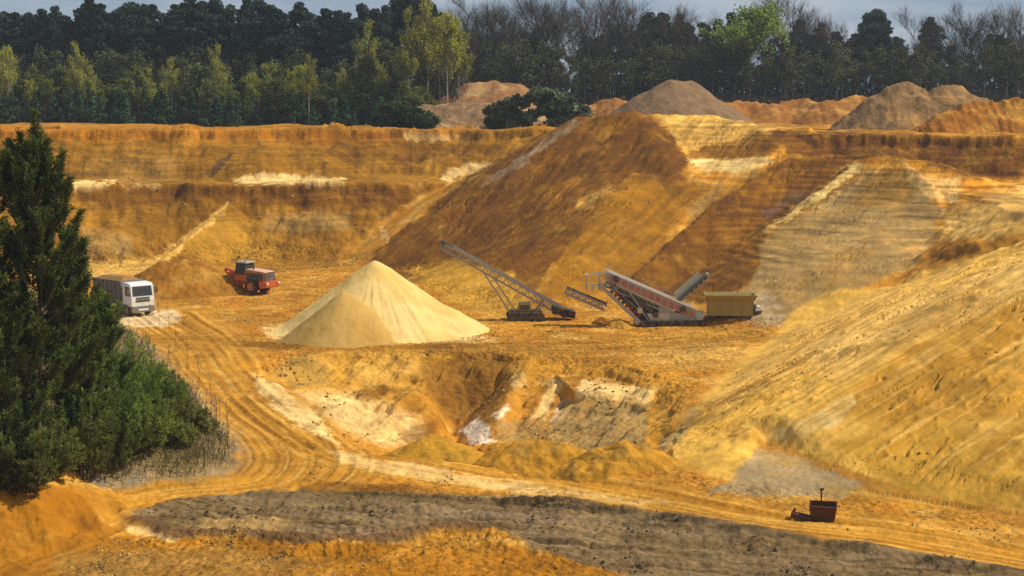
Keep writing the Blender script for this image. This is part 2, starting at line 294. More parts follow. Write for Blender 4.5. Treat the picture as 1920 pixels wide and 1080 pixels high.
# patches of soil: outline (as seen), colour, softness, strength
PATCH = [
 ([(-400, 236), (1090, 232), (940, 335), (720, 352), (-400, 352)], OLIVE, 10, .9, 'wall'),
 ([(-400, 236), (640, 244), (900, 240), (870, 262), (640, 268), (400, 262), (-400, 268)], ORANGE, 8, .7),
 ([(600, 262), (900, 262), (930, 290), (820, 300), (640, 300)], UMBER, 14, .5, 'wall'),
 ([(150, 300), (330, 290), (340, 340), (170, 345)], GREY, 22, .25),
 ([(140, 340), (222, 340), (200, 353), (140, 354)], CREAM, 4, 1), ([(225, 347), (300, 343), (300, 349), (225, 352)], CREAM, 4, .7),
 ([(436, 335), (520, 322), (640, 334), (650, 345), (440, 346)], CREAM, 5, .95),
 ([(755, 250), (790, 250), (880, 258), (880, 262), (765, 264)], CREAM, 4, .8),
 ([(820, 325), (912, 300), (918, 315), (840, 342)], CREAM, 6, .7),
 ([(385, 325), (405, 298), (438, 290), (428, 306), (400, 330)], (0.10, .06, .03), 4, .9), ([(735, 292), (770, 292), (768, 306), (740, 308)], UMBER, 6, .8), ([(352, 274), (380, 278), (370, 290), (355, 288)], UMBER, 5, .6),
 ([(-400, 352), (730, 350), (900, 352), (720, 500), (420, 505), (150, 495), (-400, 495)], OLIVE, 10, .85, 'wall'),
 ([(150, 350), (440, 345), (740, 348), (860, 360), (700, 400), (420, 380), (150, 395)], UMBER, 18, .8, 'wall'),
 ([(155, 430), (240, 440), (250, 480), (160, 478)], CREAM, 14, .22),
 ([(495, 400), (660, 396), (658, 428), (500, 440)], GREY, 8, .5),
 ([(330, 455), (420, 400), (520, 440), (520, 490), (400, 488)], YELLOW, 16, .55),
 ([(258, 520), (248, 510), (425, 382), (438, 382), (300, 500)], PALE, 4, .9),  # pale sand windrow, sunlight on its crest painted in
 ([(-300, 487), (270, 487), (250, 520), (-300, 526)], PALE, 8, .8),
 ([(712, 425), (720, 424), (727, 462), (720, 466)], CREAM, 3, .7),
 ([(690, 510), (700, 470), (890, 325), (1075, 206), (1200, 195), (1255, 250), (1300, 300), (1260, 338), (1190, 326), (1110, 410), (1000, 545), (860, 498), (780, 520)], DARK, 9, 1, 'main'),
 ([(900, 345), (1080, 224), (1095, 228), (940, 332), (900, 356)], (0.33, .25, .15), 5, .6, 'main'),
 ([(1000, 560), (1090, 430), (1180, 328), (1280, 335), (1345, 350), (1230, 460), (1190, 520), (1100, 560)], (0.29, 0.136, 0.008), 14, .95),
 ([(1200, 300), (1280, 300), (1290, 335), (1230, 350), (1190, 335)], UMBER, 14, .6),
 ([(1075, 380), (1140, 345), (1150, 360), (1090, 395)], PALE, 10, .45),
 ([(1230, 216), (1345, 212), (1458, 240), (1405, 272), (1330, 270), (1290, 285), (1262, 262)], PALE, 8, .8),  # sunlit right side of the heap top, painted as paler soil
 ([(1290, 285), (1420, 250), (1470, 262), (1440, 295), (1330, 298)], UMBER, 8, .8),
 ([(1285, 295), (1330, 302), (1440, 293), (1452, 306), (1400, 322), (1318, 318)], CREAM, 6, .8),
 ([(1285, 400), (1350, 340), (1365, 350), (1300, 410)], GREY, 8, .6),
 ([(760, 505), (850, 488), (960, 510), (1000, 560), (960, 595), (850, 570)], YELLOW, 10, .85),
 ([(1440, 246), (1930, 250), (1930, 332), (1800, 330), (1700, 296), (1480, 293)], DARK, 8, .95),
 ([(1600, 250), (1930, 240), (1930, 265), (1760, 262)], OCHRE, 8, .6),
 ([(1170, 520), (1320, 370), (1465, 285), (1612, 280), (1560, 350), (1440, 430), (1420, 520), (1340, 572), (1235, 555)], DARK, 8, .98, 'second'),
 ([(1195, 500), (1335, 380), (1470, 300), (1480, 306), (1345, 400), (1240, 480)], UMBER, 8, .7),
 ([(1425, 398), (1490, 360), (1510, 366), (1440, 410)], (0.16, .10, .07), 8, .6),
 ([(1430, 440), (1530, 360), (1600, 303), (1622, 312), (1560, 365), (1490, 405)], (0.62, .45, .16), 6, .85),
 ([(1470, 420), (1620, 318), (1618, 330), (1500, 420)], UMBER, 4, .8),
 ([(1425, 455), (1510, 400), (1625, 325), (1700, 322), (1765, 395), (1772, 430), (1728, 488), (1600, 550), (1480, 620), (1360, 585), (1425, 500)], GREY, 9, .98, 'second'),
 ([(1620, 330), (1690, 305), (1720, 340), (1700, 380), (1600, 390)], OLIVE, 18, .6),
 ([(1350, 560), (1440, 545), (1490, 615), (1350, 600)], WHITE, 18, .25),
 ([(1688, 305), (1730, 330), (1800, 335), (1795, 385), (1740, 372), (1705, 340)], (0.68, .44, .15), 6, .85),
 ([(1765, 400), (1830, 375), (1930, 340), (1930, 410), (1830, 440), (1755, 462)], (0.64, .42, .14), 8, .8),
 ([(1735, 492), (1750, 455), (1830, 455), (1840, 472), (1790, 482)], UMBER, 6, .9),
 # near slope
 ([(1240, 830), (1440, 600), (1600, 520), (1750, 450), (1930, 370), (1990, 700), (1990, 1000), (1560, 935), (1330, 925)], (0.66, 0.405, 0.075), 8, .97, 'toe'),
 ([(1480, 620), (1640, 545), (1780, 480), (1900, 460), (1700, 560), (1500, 680), (1350, 770), (1330, 760)], PALE, 10, .85, 'toe'),  # pale sand with the crest highlight painted in, next outline too
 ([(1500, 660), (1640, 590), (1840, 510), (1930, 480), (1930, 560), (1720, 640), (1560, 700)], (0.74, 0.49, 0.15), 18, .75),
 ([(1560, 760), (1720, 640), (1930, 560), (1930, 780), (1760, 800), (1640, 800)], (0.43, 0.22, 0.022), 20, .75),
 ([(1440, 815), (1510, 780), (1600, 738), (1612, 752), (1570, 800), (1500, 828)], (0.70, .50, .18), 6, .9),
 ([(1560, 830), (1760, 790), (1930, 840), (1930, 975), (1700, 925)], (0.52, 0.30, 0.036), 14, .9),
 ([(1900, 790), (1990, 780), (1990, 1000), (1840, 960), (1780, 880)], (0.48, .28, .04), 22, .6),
 ([(1425, 822), (1600, 880), (1720, 925), (1930, 965), (1930, 985), (1640, 925), (1425, 845)], (0.44, .21, .03), 6, .85),  # darker line paints the shade of the slumped step
 ([(1420, 842), (1500, 858), (1620, 912), (1570, 935), (1370, 925), (1330, 930)], (0.36, 0.27, 0.14), 8, .92),
 ([(1240, 840), (1240, 770), (1310, 762), (1300, 800), (1250, 838)], (.33, .27, .16), 8, .7),
 ([(1322, 764), (1440, 698), (1532, 652), (1538, 660), (1448, 714), (1330, 774)], (0.27, .13, .014), 6, .75, 'toe'), ([(1540, 700), (1640, 640), (1700, 615), (1720, 640), (1640, 690), (1560, 735)], (0.44, .27, .06), 12, .6), ([(1180, 760), (1260, 770), (1330, 770), (1440, 815), (1420, 830), (1300, 800), (1200, 800)], (0.40, .22, .03), 10, .55),  # first outline: thin dark line painting the shade of an erosion gully
 ([(1690, 600), (1800, 540), (1850, 550), (1760, 620), (1700, 640)], (0.30, .15, .02), 12, .5),
 # hollow
 ([(540, 668), (800, 660), (790, 740), (700, 735), (560, 735)], (0.56, 0.31, 0.045), 14, .8), ([(640, 690), (780, 668), (790, 700), (700, 730)], PALE, 14, .5),
 ([(960, 665), (1290, 690), (1280, 720), (1100, 705), (985, 700)], (0.54, 0.27, 0.03), 12, .8), ([(1200, 740), (1290, 720), (1280, 800), (1215, 850)], (0.50, 0.26, 0.03), 10, .8),
 ([(470, 700), (520, 720), (600, 780), (640, 838), (560, 800), (490, 740)], CREAM, 9, .85),
 ([(560, 735), (680, 740), (790, 790), (800, 830), (720, 838), (640, 800)], CREAM, 20, .9),
 ([(660, 740), (720, 722), (740, 735), (690, 752)], DARK, 8, .7), ([(740, 815), (800, 790), (830, 800), (770, 838)], UMBER, 10, .7),
 ([(515, 690), (560, 668), (620, 680), (625, 720), (540, 730)], (0.30, .20, .05), 12, .6),
 ([(790, 690), (870, 665), (958, 662), (965, 740), (905, 795), (862, 822), (815, 770)], (0.27, .13, .018), 12, .85),  # dark brown soil of the recess, with its shade painted in
 ([(955, 705), (985, 700), (990, 728), (962, 730)], CREAM, 6, .6),
 ([(862, 808), (905, 788), (928, 828), (880, 830)], (.80, .71, .58), 5, .95), ([(920, 780), (945, 755), (950, 765), (930, 788)], WHITE, 5, .7),
 ([(930, 790), (1040, 780), (1020, 830), (940, 828)], (.34, .22, .08), 10, .7),
 ([(995, 788), (1035, 712), (1058, 716), (1020, 790)], CREAM, 6, .7), ([(1030, 790), (1058, 750), (1070, 752), (1050, 800)], WHITE, 6, .5),
 ([(1078, 748), (1095, 708), (1150, 722), (1230, 728), (1220, 758), (1150, 748)], CREAM, 5, 1),
 ([(1040, 790), (1062, 750), (1150, 750), (1218, 758), (1205, 860), (1090, 850), (1020, 828)], GREY, 7, .95),
 ([(1180, 660), (1330, 640), (1430, 650), (1400, 690), (1260, 690)], PALE, 14, .6),
 ([(780, 640), (1380, 640), (1330, 662), (800, 664)], UMBER, 8, .35), ([(450, 640), (900, 648), (900, 658), (450, 654)], UMBER, 6, .45),
 ([(480, 612), (560, 610), (720, 636), (900, 628), (930, 640), (700, 645), (520, 638)], CREAM, 8, .7),
 ([(215, 600), (232, 584), (330, 582), (345, 600), (300, 612), (225, 614)], (0.62, .50, .30), 5, .85),
 ([(170, 572), (290, 575), (285, 590), (175, 592)], (0.20, .15, .09), 6, .7),  # shade under the truck, painted into the ground colour
 # foreground
 ([(620, 845), (760, 868), (930, 900), (1260, 945), (1200, 945), (900, 915), (640, 870)], CREAM, 8, .6),
 ([(560, 905), (700, 905), (900, 925), (1240, 965), (1240, 972), (900, 935), (560, 925)], UMBER, 8, .7),  # shadow line of the step above the topsoil strip, painted in
 ([(-400, 880), (40, 890), (150, 930), (195, 985), (180, 1010), (-400, 1010)], (0.37, .155, .008), 8, .9),
 ([(135, 965), (180, 975), (190, 1000), (150, 1000)], UMBER, 14, .35),
 ([(-400, 1005), (330, 1010), (950, 1020), (1150, 1070), (1200, 1200), (-400, 1200)], (0.37, 0.158, 0.009), 8, .9),
 ([(228, 985), (262, 985), (345, 1010), (330, 1020), (250, 1005)], CREAM, 5, .9),
 ([(100, 1040), (420, 1025), (620, 1060), (400, 1090), (100, 1090)], (.36, .22, .06), 20, .6),
]
BENCH_PATCH = [([(1745, 470), (1760, 408), (1830, 378), (1945, 332), (1945, 440), (1850, 462)], (0.42, 0.20, 0.02), 7, .9),
 ([(1762, 440), (1780, 408), (1830, 388), (1945, 345), (1945, 430), (1850, 452)], (0.74, .48, .13), 6, 1.0)]
def soil(x, y, z):
    px, py = project(x, y, z)
    n1 = fbm(x, y, 5.0, 4, 101); n2 = fbm(x, y, 1.2, 3, 103)
    col = np.empty(x.shape + (3,)); col[:] = OCHRE
    def mixin(c, w): 
        w = np.clip(w, 0, 1)[..., None]; col[:] = col * (1 - w) + np.asarray(c) * w
    mixin(ORANGE, 0.6 * sst(-0.1, 0.6, n1)); mixin(PALE, 0.55 * sst(0.0, 0.7, fbm(x, y, 3.5, 4, 107)))
    # compacted tracks: pale and dark threads following the haul roads
    for rd, wd in ((ROAD, 6.0), (ROAD2, 4.5), (ROAD3, 4.5)):
        dd, sd, run = pline(rd, x, y); w = sst(wd, wd * 0.5, dd)
        t = fbm(sd / 0.50 + 0.35 * gn(run / 9, sd * 0, 4) + 0.1 * n1, run / 34.0, 1.0, 3, 111)
        mixin((0.46, 0.23, 0.022), 0.6 * w); mixin((0.64, 0.39, 0.085), w * sst(0.05, 0.6, t) * 0.65); mixin((0.30, 0.13, 0.012), w * sst(0.05, 0.6, -t) * 0.6)
    ex, ey = 9 * fbm(x, y, 2.6, 3, 115) + 3.5 * fbm(x, y, 0.6, 2, 117), 6 * fbm(x, y, 2.3, 3, 119) + 3 * fbm(x, y, 0.7, 2, 121)
    qx, qy = px + ex, py + ey
    ok = (y > 40) & (y < 262)
    OWN = {'main': 1 - sst(0.7, 1.6, z - main_heap(x, y)), 'second': 1 - sst(0.7, 1.6, z - second_heap(x, y))}
    OWN['wall'] = sst(0.4, 1.2, z - np.maximum(main_heap(x, y), second_heap(x, y))); OWN['toe'] = sst(-0.6, 0.3, psd(TOE, x, y)) * (1 - sst(0.9, 1.7, z - slope_plan(x, y)))
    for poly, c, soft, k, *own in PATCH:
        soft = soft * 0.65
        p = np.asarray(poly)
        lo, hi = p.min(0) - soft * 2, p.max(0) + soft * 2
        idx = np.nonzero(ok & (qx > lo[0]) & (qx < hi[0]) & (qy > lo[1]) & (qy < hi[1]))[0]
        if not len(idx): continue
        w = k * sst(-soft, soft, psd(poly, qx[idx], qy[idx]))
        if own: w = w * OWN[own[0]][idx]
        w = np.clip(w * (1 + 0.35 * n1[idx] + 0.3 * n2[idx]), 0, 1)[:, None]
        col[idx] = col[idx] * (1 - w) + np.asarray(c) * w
    for poly, c, soft, k in BENCH_PATCH:
        w = k * sst(-soft, soft, psd(poly, qx, qy)) * ok; mixin(c, w * (0.65 + 0.9 * streak(x, y, R(12), 1.1, 9, 145)))
    # strata on the walls, drag marks on the slopes
    st = fbm(x / 9, (z + 0.15 * n1) / 0.30, 1.0, 3, 125)
    wall = sst(2, 5, z) * sst(150, 165, y)
    col *= (1 + (0.30 + 0.26 * sst(20, 26, x)) * st * wall * (1 - 0.8 * sst(-20, -12, x) * sst(24, 18, x)))[..., None]
    g = streak(x, y, R(38), 0.8, 12, 41, 4); slope = sst(0.3, 2, z) * sst(4, 10, x) * sst(150, 120, y)
    s = streak(x, y, R(36), 0.45, 16, 57, 5) + 0.35 * n1
    mixin((0.72, 0.46, 0.125), slope * sst(0.05, 0.7, s) * 0.65); mixin((0.38, 0.185, 0.018), slope * sst(0.2, 0.7, -s) * 0.5)
    s = streak(x, y, R(62), 0.9, 14, 43, 4); main = sst(1, 4, z) * sst(168, 180, y) * sst(-18, -10, x)
    col *= (1 + 0.28 * s * main)[..., None]
    # topsoil strip
    d = psd(STRIP, x + 0.25 * n2, y + 0.25 * n1); w = sst(-0.3, 0.3, d)
    mixin(TOPSOIL, w * (0.95 + 0.1 * n2))
    t = streak(x, y, R(-15), 0.38, 24, 127, 4)
    mixin((0.27, 0.20, 0.13), w * sst(0.0, 0.6, t) * 0.7); mixin((0.060, 0.040, 0.020), w * sst(0.0, 0.6, -t) * 0.7)
    mixin((0.36, 0.26, 0.11), w * sst(0.35, 0.7, fbm(x, y, 6, 3, 129)) * 0.4)
    dd, sd, _ = pline(STRIP_NEAR, x + 0.3 * n2, y + 0.3 * n1); mixin((0.15, 0.09, 0.045), 0.9 * sst(1.0, 0.4, dd))
    for a, b, r, k in ((465, 985, 1.8, .8), (430, 995, 1.6, .6)):
        gx, gy, _ = G(a, b); mixin((0.44, .29, .11), w * k * sst(r, r * .4, np.hypot((x - gx) * .5, y - gy)))
    # bank with thin turf
    d = psd(BANK, x + 0.8 * n2, y + 0.8 * n1)
    mixin((0.30, 0.23, 0.12), sst(-0.6, 1.2, d) * 0.9); mixin(GRASSY, sst(0.8, 3.5, d + 1.5 * n1) * 0.9)
    mixin((0.30, .27, .22), sst(0.2, 0.8, fbm(x, y, 2.5, 3, 131)) * sst(0, 1.5, d) * sst(6, 3, d) * 0.7)
    # wood floor beyond the pit
    mixin((0.075, 0.065, 0.030), sst(257, 268, y + 4 * n1 - 40 * sst(0, 12, x))); 
    mixin((0.40, .19, .03), 0.6 * sst(238, 243, y) * sst(268, 255, y))
    col *= (1 + 0.10 * n2 + 0.08 * fbm(x, y, 0.5, 2, 133))[..., None]
    col *= (1 + 0.22 * fbm(x, y, 11, 4, 141) + 0.16 * fbm(x, y, 2.6, 4, 143))[..., None]
    col *= np.array((1.0, 0.90, 0.78))
    return np.clip(col, 0.008, 0.9)

# ------------------------------------------------------------------ object helpers
def tag(o, label=None, cat=None, group=None, kind=None):
    if label: o['label'] = label
    if cat: o['category'] = cat
    if group: o['group'] = group
    if kind: o['kind'] = kind
    return o
def link_mesh(name, me, mat, parent=None, loc=None):
    o = bpy.data.objects.new(name, me); C.objects.link(o)
    if mat is not None and not me.materials: me.materials.append(mat)
    if parent is not None: o.parent = parent
    if loc is not None: o.location = loc
    return o
def empty(name, loc, rz=0.0, sc=1.0):
    o = bpy.data.objects.new(name, None); C.objects.link(o)
    o.location = loc; o.rotation_euler = (0, 0, rz); o.scale = (sc, sc, sc); o.empty_display_size = 0.3
    return o
def np_mesh(name, verts, faces, col=None, smooth=True, alpha=None):
    verts = np.asarray(verts, np.float32); faces = np.asarray(faces, np.int32)
    me = bpy.data.meshes.new(name); k = faces.shape[1]
    me.vertices.add(len(verts)); me.vertices.foreach_set('co', verts.ravel())
    me.loops.add(faces.size); me.loops.foreach_set('vertex_index', faces.ravel())
    me.polygons.add(len(faces)); me.polygons.foreach_set('loop_start', np.arange(0, faces.size, k, dtype=np.int32))
    me.polygons.foreach_set('loop_total', np.full(len(faces), k, np.int32))
    me.polygons.foreach_set('use_smooth', np.full(len(faces), smooth, bool))
    if col is not None:
        a = me.color_attributes.new('soil', 'FLOAT_COLOR', 'POINT')
        a.data.foreach_set('color', np.concatenate([col, np.ones((len(col), 1)) if alpha is None else alpha[:, None]], 1).astype(np.float32).ravel())
    me.update(calc_edges=True); return me
def _grain_of(verts): return np.clip(grain(verts[:, 0], verts[:, 1], verts[:, 2]), 0, 1)
def grid_faces(nr, nc):
    i = np.arange(nr * nc).reshape(nr, nc)
    return np.stack([i[:-1, :-1], i[:-1, 1:], i[1:, 1:], i[1:, :-1]], -1).reshape(-1, 4)
def terrain_z(x, y): return float(terrain(np.array([float(x)]), np.array([float(y)]))[0])

# ------------------------------------------------------------------ materials
def new_mat(name):
    m = bpy.data.materials.new(name); m.use_nodes = True
    return m, m.node_tree.nodes, m.node_tree.links, m.node_tree.nodes['Principled BSDF']
def soil_material(name, lo, hi, bump):
    m, n, l, b = new_mat(name)
    at = n.new('ShaderNodeAttribute'); at.attribute_name = 'soil'
    geo = n.new('ShaderNodeNewGeometry')
    def noise(scale, detail, rough):
        t = n.new('ShaderNodeTexNoise'); t.inputs['Scale'].default_value = scale; t.inputs['Detail'].default_value = detail; t.inputs['Roughness'].default_value = rough
        l.new(geo.outputs['Position'], t.inputs['Vector']); return t.outputs['Fac']
    def rng(v, a0, a1, b0, b1):
        r = n.new('ShaderNodeMapRange'); r.inputs['From Min'].default_value = a0; r.inputs['From Max'].default_value = a1; r.inputs['To Min'].default_value = b0; r.inputs['To Max'].default_value = b1
        l.new(v, r.inputs['Value']); return r.outputs['Result']
    def math2(op, a, b_):
        q = n.new('ShaderNodeMath'); q.operation = op; l.new(a, q.inputs[0])
        if isinstance(b_, float): q.inputs[1].default_value = b_
        else: l.new(b_, q.inputs[1])
        return q.outputs[0]
    vo = n.new('ShaderNodeTexVoronoi'); vo.inputs['Scale'].default_value = 2.3; l.new(geo.outputs['Position'], vo.inputs['Vector'])
    sep = n.new('ShaderNodeSeparateColor'); l.new(vo.outputs['Color'], sep.inputs['Color'])
    coarse = rng(noise(0.55, 7, .62), .32, .68, 1 - (1 - lo) * .7, 1 + (hi - 1) * .7)
    fine = rng(noise(2.8, 4, .7), .33, .67, lo, hi)
    crumb = rng(sep.outputs[0], 0, 1, 1 - (1 - lo) * .45, 1 + (hi - 1) * .45)
    k = math2('MULTIPLY', math2('MULTIPLY', coarse, fine), crumb)
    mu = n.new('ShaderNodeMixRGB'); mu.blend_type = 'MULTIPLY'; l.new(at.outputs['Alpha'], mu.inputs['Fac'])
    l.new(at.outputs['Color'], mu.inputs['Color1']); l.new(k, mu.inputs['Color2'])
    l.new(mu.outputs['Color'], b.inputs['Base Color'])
    b.inputs['Roughness'].default_value = 0.95; b.inputs['Specular IOR Level'].default_value = 0.08
    h1 = math2('MULTIPLY', vo.outputs['Distance'], -0.5)
    hh = math2('ADD', math2('ADD', noise(1.6, 6, .62), math2('MULTIPLY', noise(5.0, 3, .6), 0.3)), h1)
    bp = n.new('ShaderNodeBump'); l.new(math2('MULTIPLY', at.outputs['Alpha'], bump), bp.inputs['Strength']); bp.inputs['Distance'].default_value = 0.40
    l.new(hh, bp.inputs['Height']); l.new(bp.outputs['Normal'], b.inputs['Normal'])
    return m
M_SOIL = soil_material('sandy soil', 0.70, 1.28, 0.8)
M_SAND = soil_material('dry screened sand', 0.90, 1.08, 0.22)

# ------------------------------------------------------------------ ground sheet
def build_ground():
    t = np.concatenate([-np.geomspace(1.3, 0.41, 22), np.linspace(-0.40, 0.40, 1080), np.geomspace(0.41, 1.3, 22)])
    Y = np.concatenate([np.linspace(12, 64, 50), np.linspace(65, 110, 330), np.linspace(110.2, 262, 680), np.geomspace(263, 3800, 70)])
    TT, YY = np.meshgrid(t, Y)
    x = (TT * YY).ravel(); y = YY.ravel()
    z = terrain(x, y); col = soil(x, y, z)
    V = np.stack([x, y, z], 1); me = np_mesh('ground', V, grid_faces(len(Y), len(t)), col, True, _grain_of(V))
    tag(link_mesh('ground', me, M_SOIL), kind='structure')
build_ground()
# ------------------------------------------------------------------ heaps standing on the ground, each a thing of its own
def heap(name, label, cat, hfun, box, res, cfun, group=None, mat=None):
    x0, x1, y0, y1 = box
    xs, ys = np.arange(x0, x1, res), np.arange(y0, y1, res)
    X, Y = np.meshgrid(xs, ys); x, y = X.ravel(), Y.ravel()
    zb = terrain(x, y); z = hfun(x, y)
    keep = (z - zb) > -0.12
    f = grid_faces(len(ys), len(xs)); f = f[keep[f].any(1)]
    z = np.maximum(z, zb - 0.5)
    used = np.unique(f); mp_ = np.zeros(len(x), np.int64); mp_[used] = np.arange(len(used))
    x, y, z = x[used], y[used], z[used]
    cx, cy = x.mean(), y.mean(); cz = float(zb[used].min())
    me = np_mesh(name, np.stack([x - cx, y - cy, z - cz], 1), mp_[f], np.clip(cfun(x, y, z), .01, .9), True, np.full(len(x), .45))
    return tag(link_mesh(name, me, mat or M_SOIL, loc=(cx, cy, cz)), label, cat, group)
def flatcol(c, var=0.15, alt=None, sa=3.0):
    c = np.asarray(c)
    def fn(x, y, z):
        v = 1 + var * fbm(x, y, 1.3, 4, 151) + 0.5 * var * fbm(x, y, 0.4, 2, 153)
        o = c[None, :] * v[:, None]
        if alt is not None:
            w = sst(0.0, 0.7, fbm(x, y, sa, 4, 155))[:, None]; o = o * (1 - w) + np.asarray(alt) * w * v[:, None]
        return o
    return fn
def pts_box(pts, m): 
    a = np.array(pts); return (a[:, 0].min() - m, a[:, 0].max() + m, a[:, 1].min() - m, a[:, 1].max() + m)
# the pale cone under the stacker
CONE = [U(703, 488, 147), U(708, 490, 147.2)]; CLUMP = [U(643, 548, 141.2), U(652, 549, 141.4)]; SHOULDER = [U(765, 530, 147.5), U(815, 566, 146.5)]
ax_, ay_, _ = CONE[0]
def cone_h(x, y):
    th = np.arctan2(y - ay_, x - ax_); rr = np.hypot(x - ax_, y - ay_)
    gul = fbm(th * 9 + 0.02 * rr, rr / 9, 1.0, 3, 161) * sst(1.5, 5, rr) * sst(12, 8, rr) * sst(-2.2, -1.3, th) * sst(0.6, 0, th)
    h = ridge(CONE, x, y, 0.735, 0.30)
    h = smax(h, ridge(SHOULDER, x, y, 0.60, 0.8), 0.3)
    h = smax(h, ridge(CLUMP, x, y, 0.80, 0.25), 0.05)
    h = smax(h, 0.25 - 0.2 * (rr - 8.1) - 2.0 * np.clip(138.2 - y, 0, 9), 0.3)
    return h + 0.13 * gul + 0.05 * fbm(x, y, 1.2, 4, 163)
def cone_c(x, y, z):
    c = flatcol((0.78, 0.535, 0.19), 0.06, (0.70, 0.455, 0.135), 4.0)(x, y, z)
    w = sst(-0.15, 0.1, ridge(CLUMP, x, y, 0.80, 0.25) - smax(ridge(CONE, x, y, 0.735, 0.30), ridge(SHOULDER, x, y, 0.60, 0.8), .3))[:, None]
    return c * (1 - w) + c * np.array((0.66, 0.58, 0.42)) * w  # front lump darkened: shade on its face put into the sand colour
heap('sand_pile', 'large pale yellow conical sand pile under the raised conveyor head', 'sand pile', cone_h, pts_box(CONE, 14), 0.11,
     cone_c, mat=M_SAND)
def rheap(ridges, slope, wob, n1a=0.25, sc=2.2, g=0.0, ang=0.0):
    def fn(x, y):
        h = ridge(ridges[0], x, y, slope, wob)
        for r_ in ridges[1:]: h = smax(h, ridge(r_, x, y, slope, wob), 0.3)
        return h + n1a * fbm(x, y, sc, 4, 171) + (g * streak(x, y, ang, 0.6, 6, 173) if g else 0)
    return fn
LP = U3([(262, 530, 172), (300, 492, 173), (345, 487, 174), (385, 491, 175), (408, 515, 175.5)])
heap('dirt_heap', 'rusty brown dirt heap the red wheel loader is digging into', 'dirt heap', rheap([LP], 0.68, 0.5, 0.22, 1.8, 0.12, R(80)), pts_box(LP, 7), 0.16, flatcol((0.30, 0.12, 0.012), 0.2, (0.42, 0.21, 0.03)))
SP = [U3([(1110, 606, 150.5), (1128, 597, 150.8), (1142, 604, 150.5)]), U3([(1150, 602, 148.2), (1162, 598, 148.3), (1176, 606, 148.2)])]
heap('dirt_heap', 'two humped low dirt spill in front of the screening machine discharge', 'dirt heap', rheap(SP, 0.7, 0.25, 0.22, 1.0), pts_box(SP[0] + SP[1], 4), 0.10, flatcol((0.32, 0.13, 0.014), 0.25, (0.46, 0.23, 0.03)))
fr = [(U3([(800, 824, 97.5), (822, 822, 97.8)]), U3([(880, 845, 96)]*1 + [(870, 846, 96)])), (U3([(960, 834, 95.5), (1005, 826, 95.8), (1045, 832, 95.5)]),), (U3([(1140, 842, 92.8), (1168, 832, 93), (1200, 838, 93)]), U3([(1230, 868, 92), (1255, 880, 91.6)]))]
for i, (rs, c, alt, lb) in enumerate(zip(fr, ((0.46, 0.228, 0.020), (0.44, 0.205, 0.018), (0.45, 0.21, 0.018)), (None, (0.36, 0.19, 0.03), (0.38, 0.2, 0.03)),
        ('smooth ochre sand heap, the one beside the white patch at the hollow rim', 'rough brown topped sand heap between two others before the hollow', 'cloddy ochre sand heap closest to the toe of the big striped slope'))):
    heap('sand_heap', lb, 'sand heap', rheap(list(rs), 0.55, 0.8, 0.10 + 0.09 * (i > 0), 1.0), pts_box([p for r_ in rs for p in r_], 5.5), 0.10, flatcol(c, 0.14 + 0.08 * (i > 0), alt, 1.5), 'sand heaps along the rim of the hollow')
TH = U3([(1215, 172, 250), (1258, 149, 250), (1290, 152, 251), (1330, 178, 252)])
heap('soil_heap', 'rounded taupe soil heap at the wood edge behind the spoil crest', 'soil heap', rheap([TH], 0.70, 1.0, 0.25, 2.5), pts_box(TH, 10), 0.28, flatcol((0.225, 0.135, 0.068), 0.16))
TW = [U3([(1625, 200, 238), (1665, 166, 240), (1698, 150, 241), (1735, 180, 240)]), U3([(1735, 180, 240), (1768, 162, 240), (1800, 160, 241), (1835, 182, 241)])]
heap('soil_heap', 'rugged grey brown soil heap with two peaks', 'soil heap', rheap(TW, 0.74, 0.6, 0.6, 3.0, 0.10, R(80)), pts_box(TW[0] + TW[1], 10), 0.25, flatcol((0.23, 0.13, 0.05), 0.25, (0.36, 0.19, 0.06), 4))
OB = [U3([(1775, 208, 226), (1810, 193, 228), (1870, 188, 229), (1990, 186, 228)])]
heap('earth_bank', 'orange earth bank leaning against the two peaked heap', 'earth bank', rheap(OB, 0.7, 0.8, 0.45, 3.0, 0.3, R(90)), pts_box(OB[0], 9), 0.28, flatcol((0.33, 0.12, 0.012), 0.25, (0.46, 0.22, 0.03), 4))
OB2 = [U3([(1345, 196, 258), (1400, 186, 262), (1440, 198, 258), (1500, 187, 262), (1560, 190, 256), (1610, 184, 258), (1660, 190, 262)])]
heap('earth_bank', 'long low rusty earth bank along the wood edge between the two soil heaps', 'earth bank', rheap(OB2, 0.55, 1.0, 0.5, 4.0, 0.2, R(90)), pts_box(OB2[0], 10), 0.35, flatcol((0.31, 0.125, 0.025), 0.25, (0.46, 0.22, 0.05), 5))
OB3 = [U3([(868, 176, 283), (885, 157, 284), (930, 151, 285), (968, 158, 285), (985, 175, 284)])]
heap('earth_bank', 'small reddish earth bank at the wood edge behind the green brush heap', 'earth bank', rheap(OB3, 0.62, 1.0, 0.4, 3.0), pts_box(OB3[0], 10), 0.35, flatcol((0.30, 0.14, 0.055), 0.25, (0.40, 0.24, 0.09), 5))
OB4 = [U3([(1105, 196, 262), (1140, 186, 263), (1180, 190, 262)])]
heap('earth_bank', 'dark rusty earth bank between brush heap and rounded taupe heap', 'earth bank', rheap(OB4, 0.5, 1.0, 0.5, 3.0), pts_box(OB4[0], 8), 0.3, flatcol((0.28, 0.115, 0.03), 0.3, (0.45, 0.2, 0.04), 3))
OB5 = [U3([(760, 203, 256), (820, 196, 257), (900, 191, 258), (960, 196, 257)])]
heap('earth_bank', 'flat brown rubble bank with a pale top beside the green brush heap', 'earth bank', rheap(OB5, 0.5, 1.0, 0.45, 3.0), pts_box(OB5[0], 8), 0.3, flatcol((0.22, 0.125, 0.06), 0.3, (0.42, 0.27, 0.12), 4))

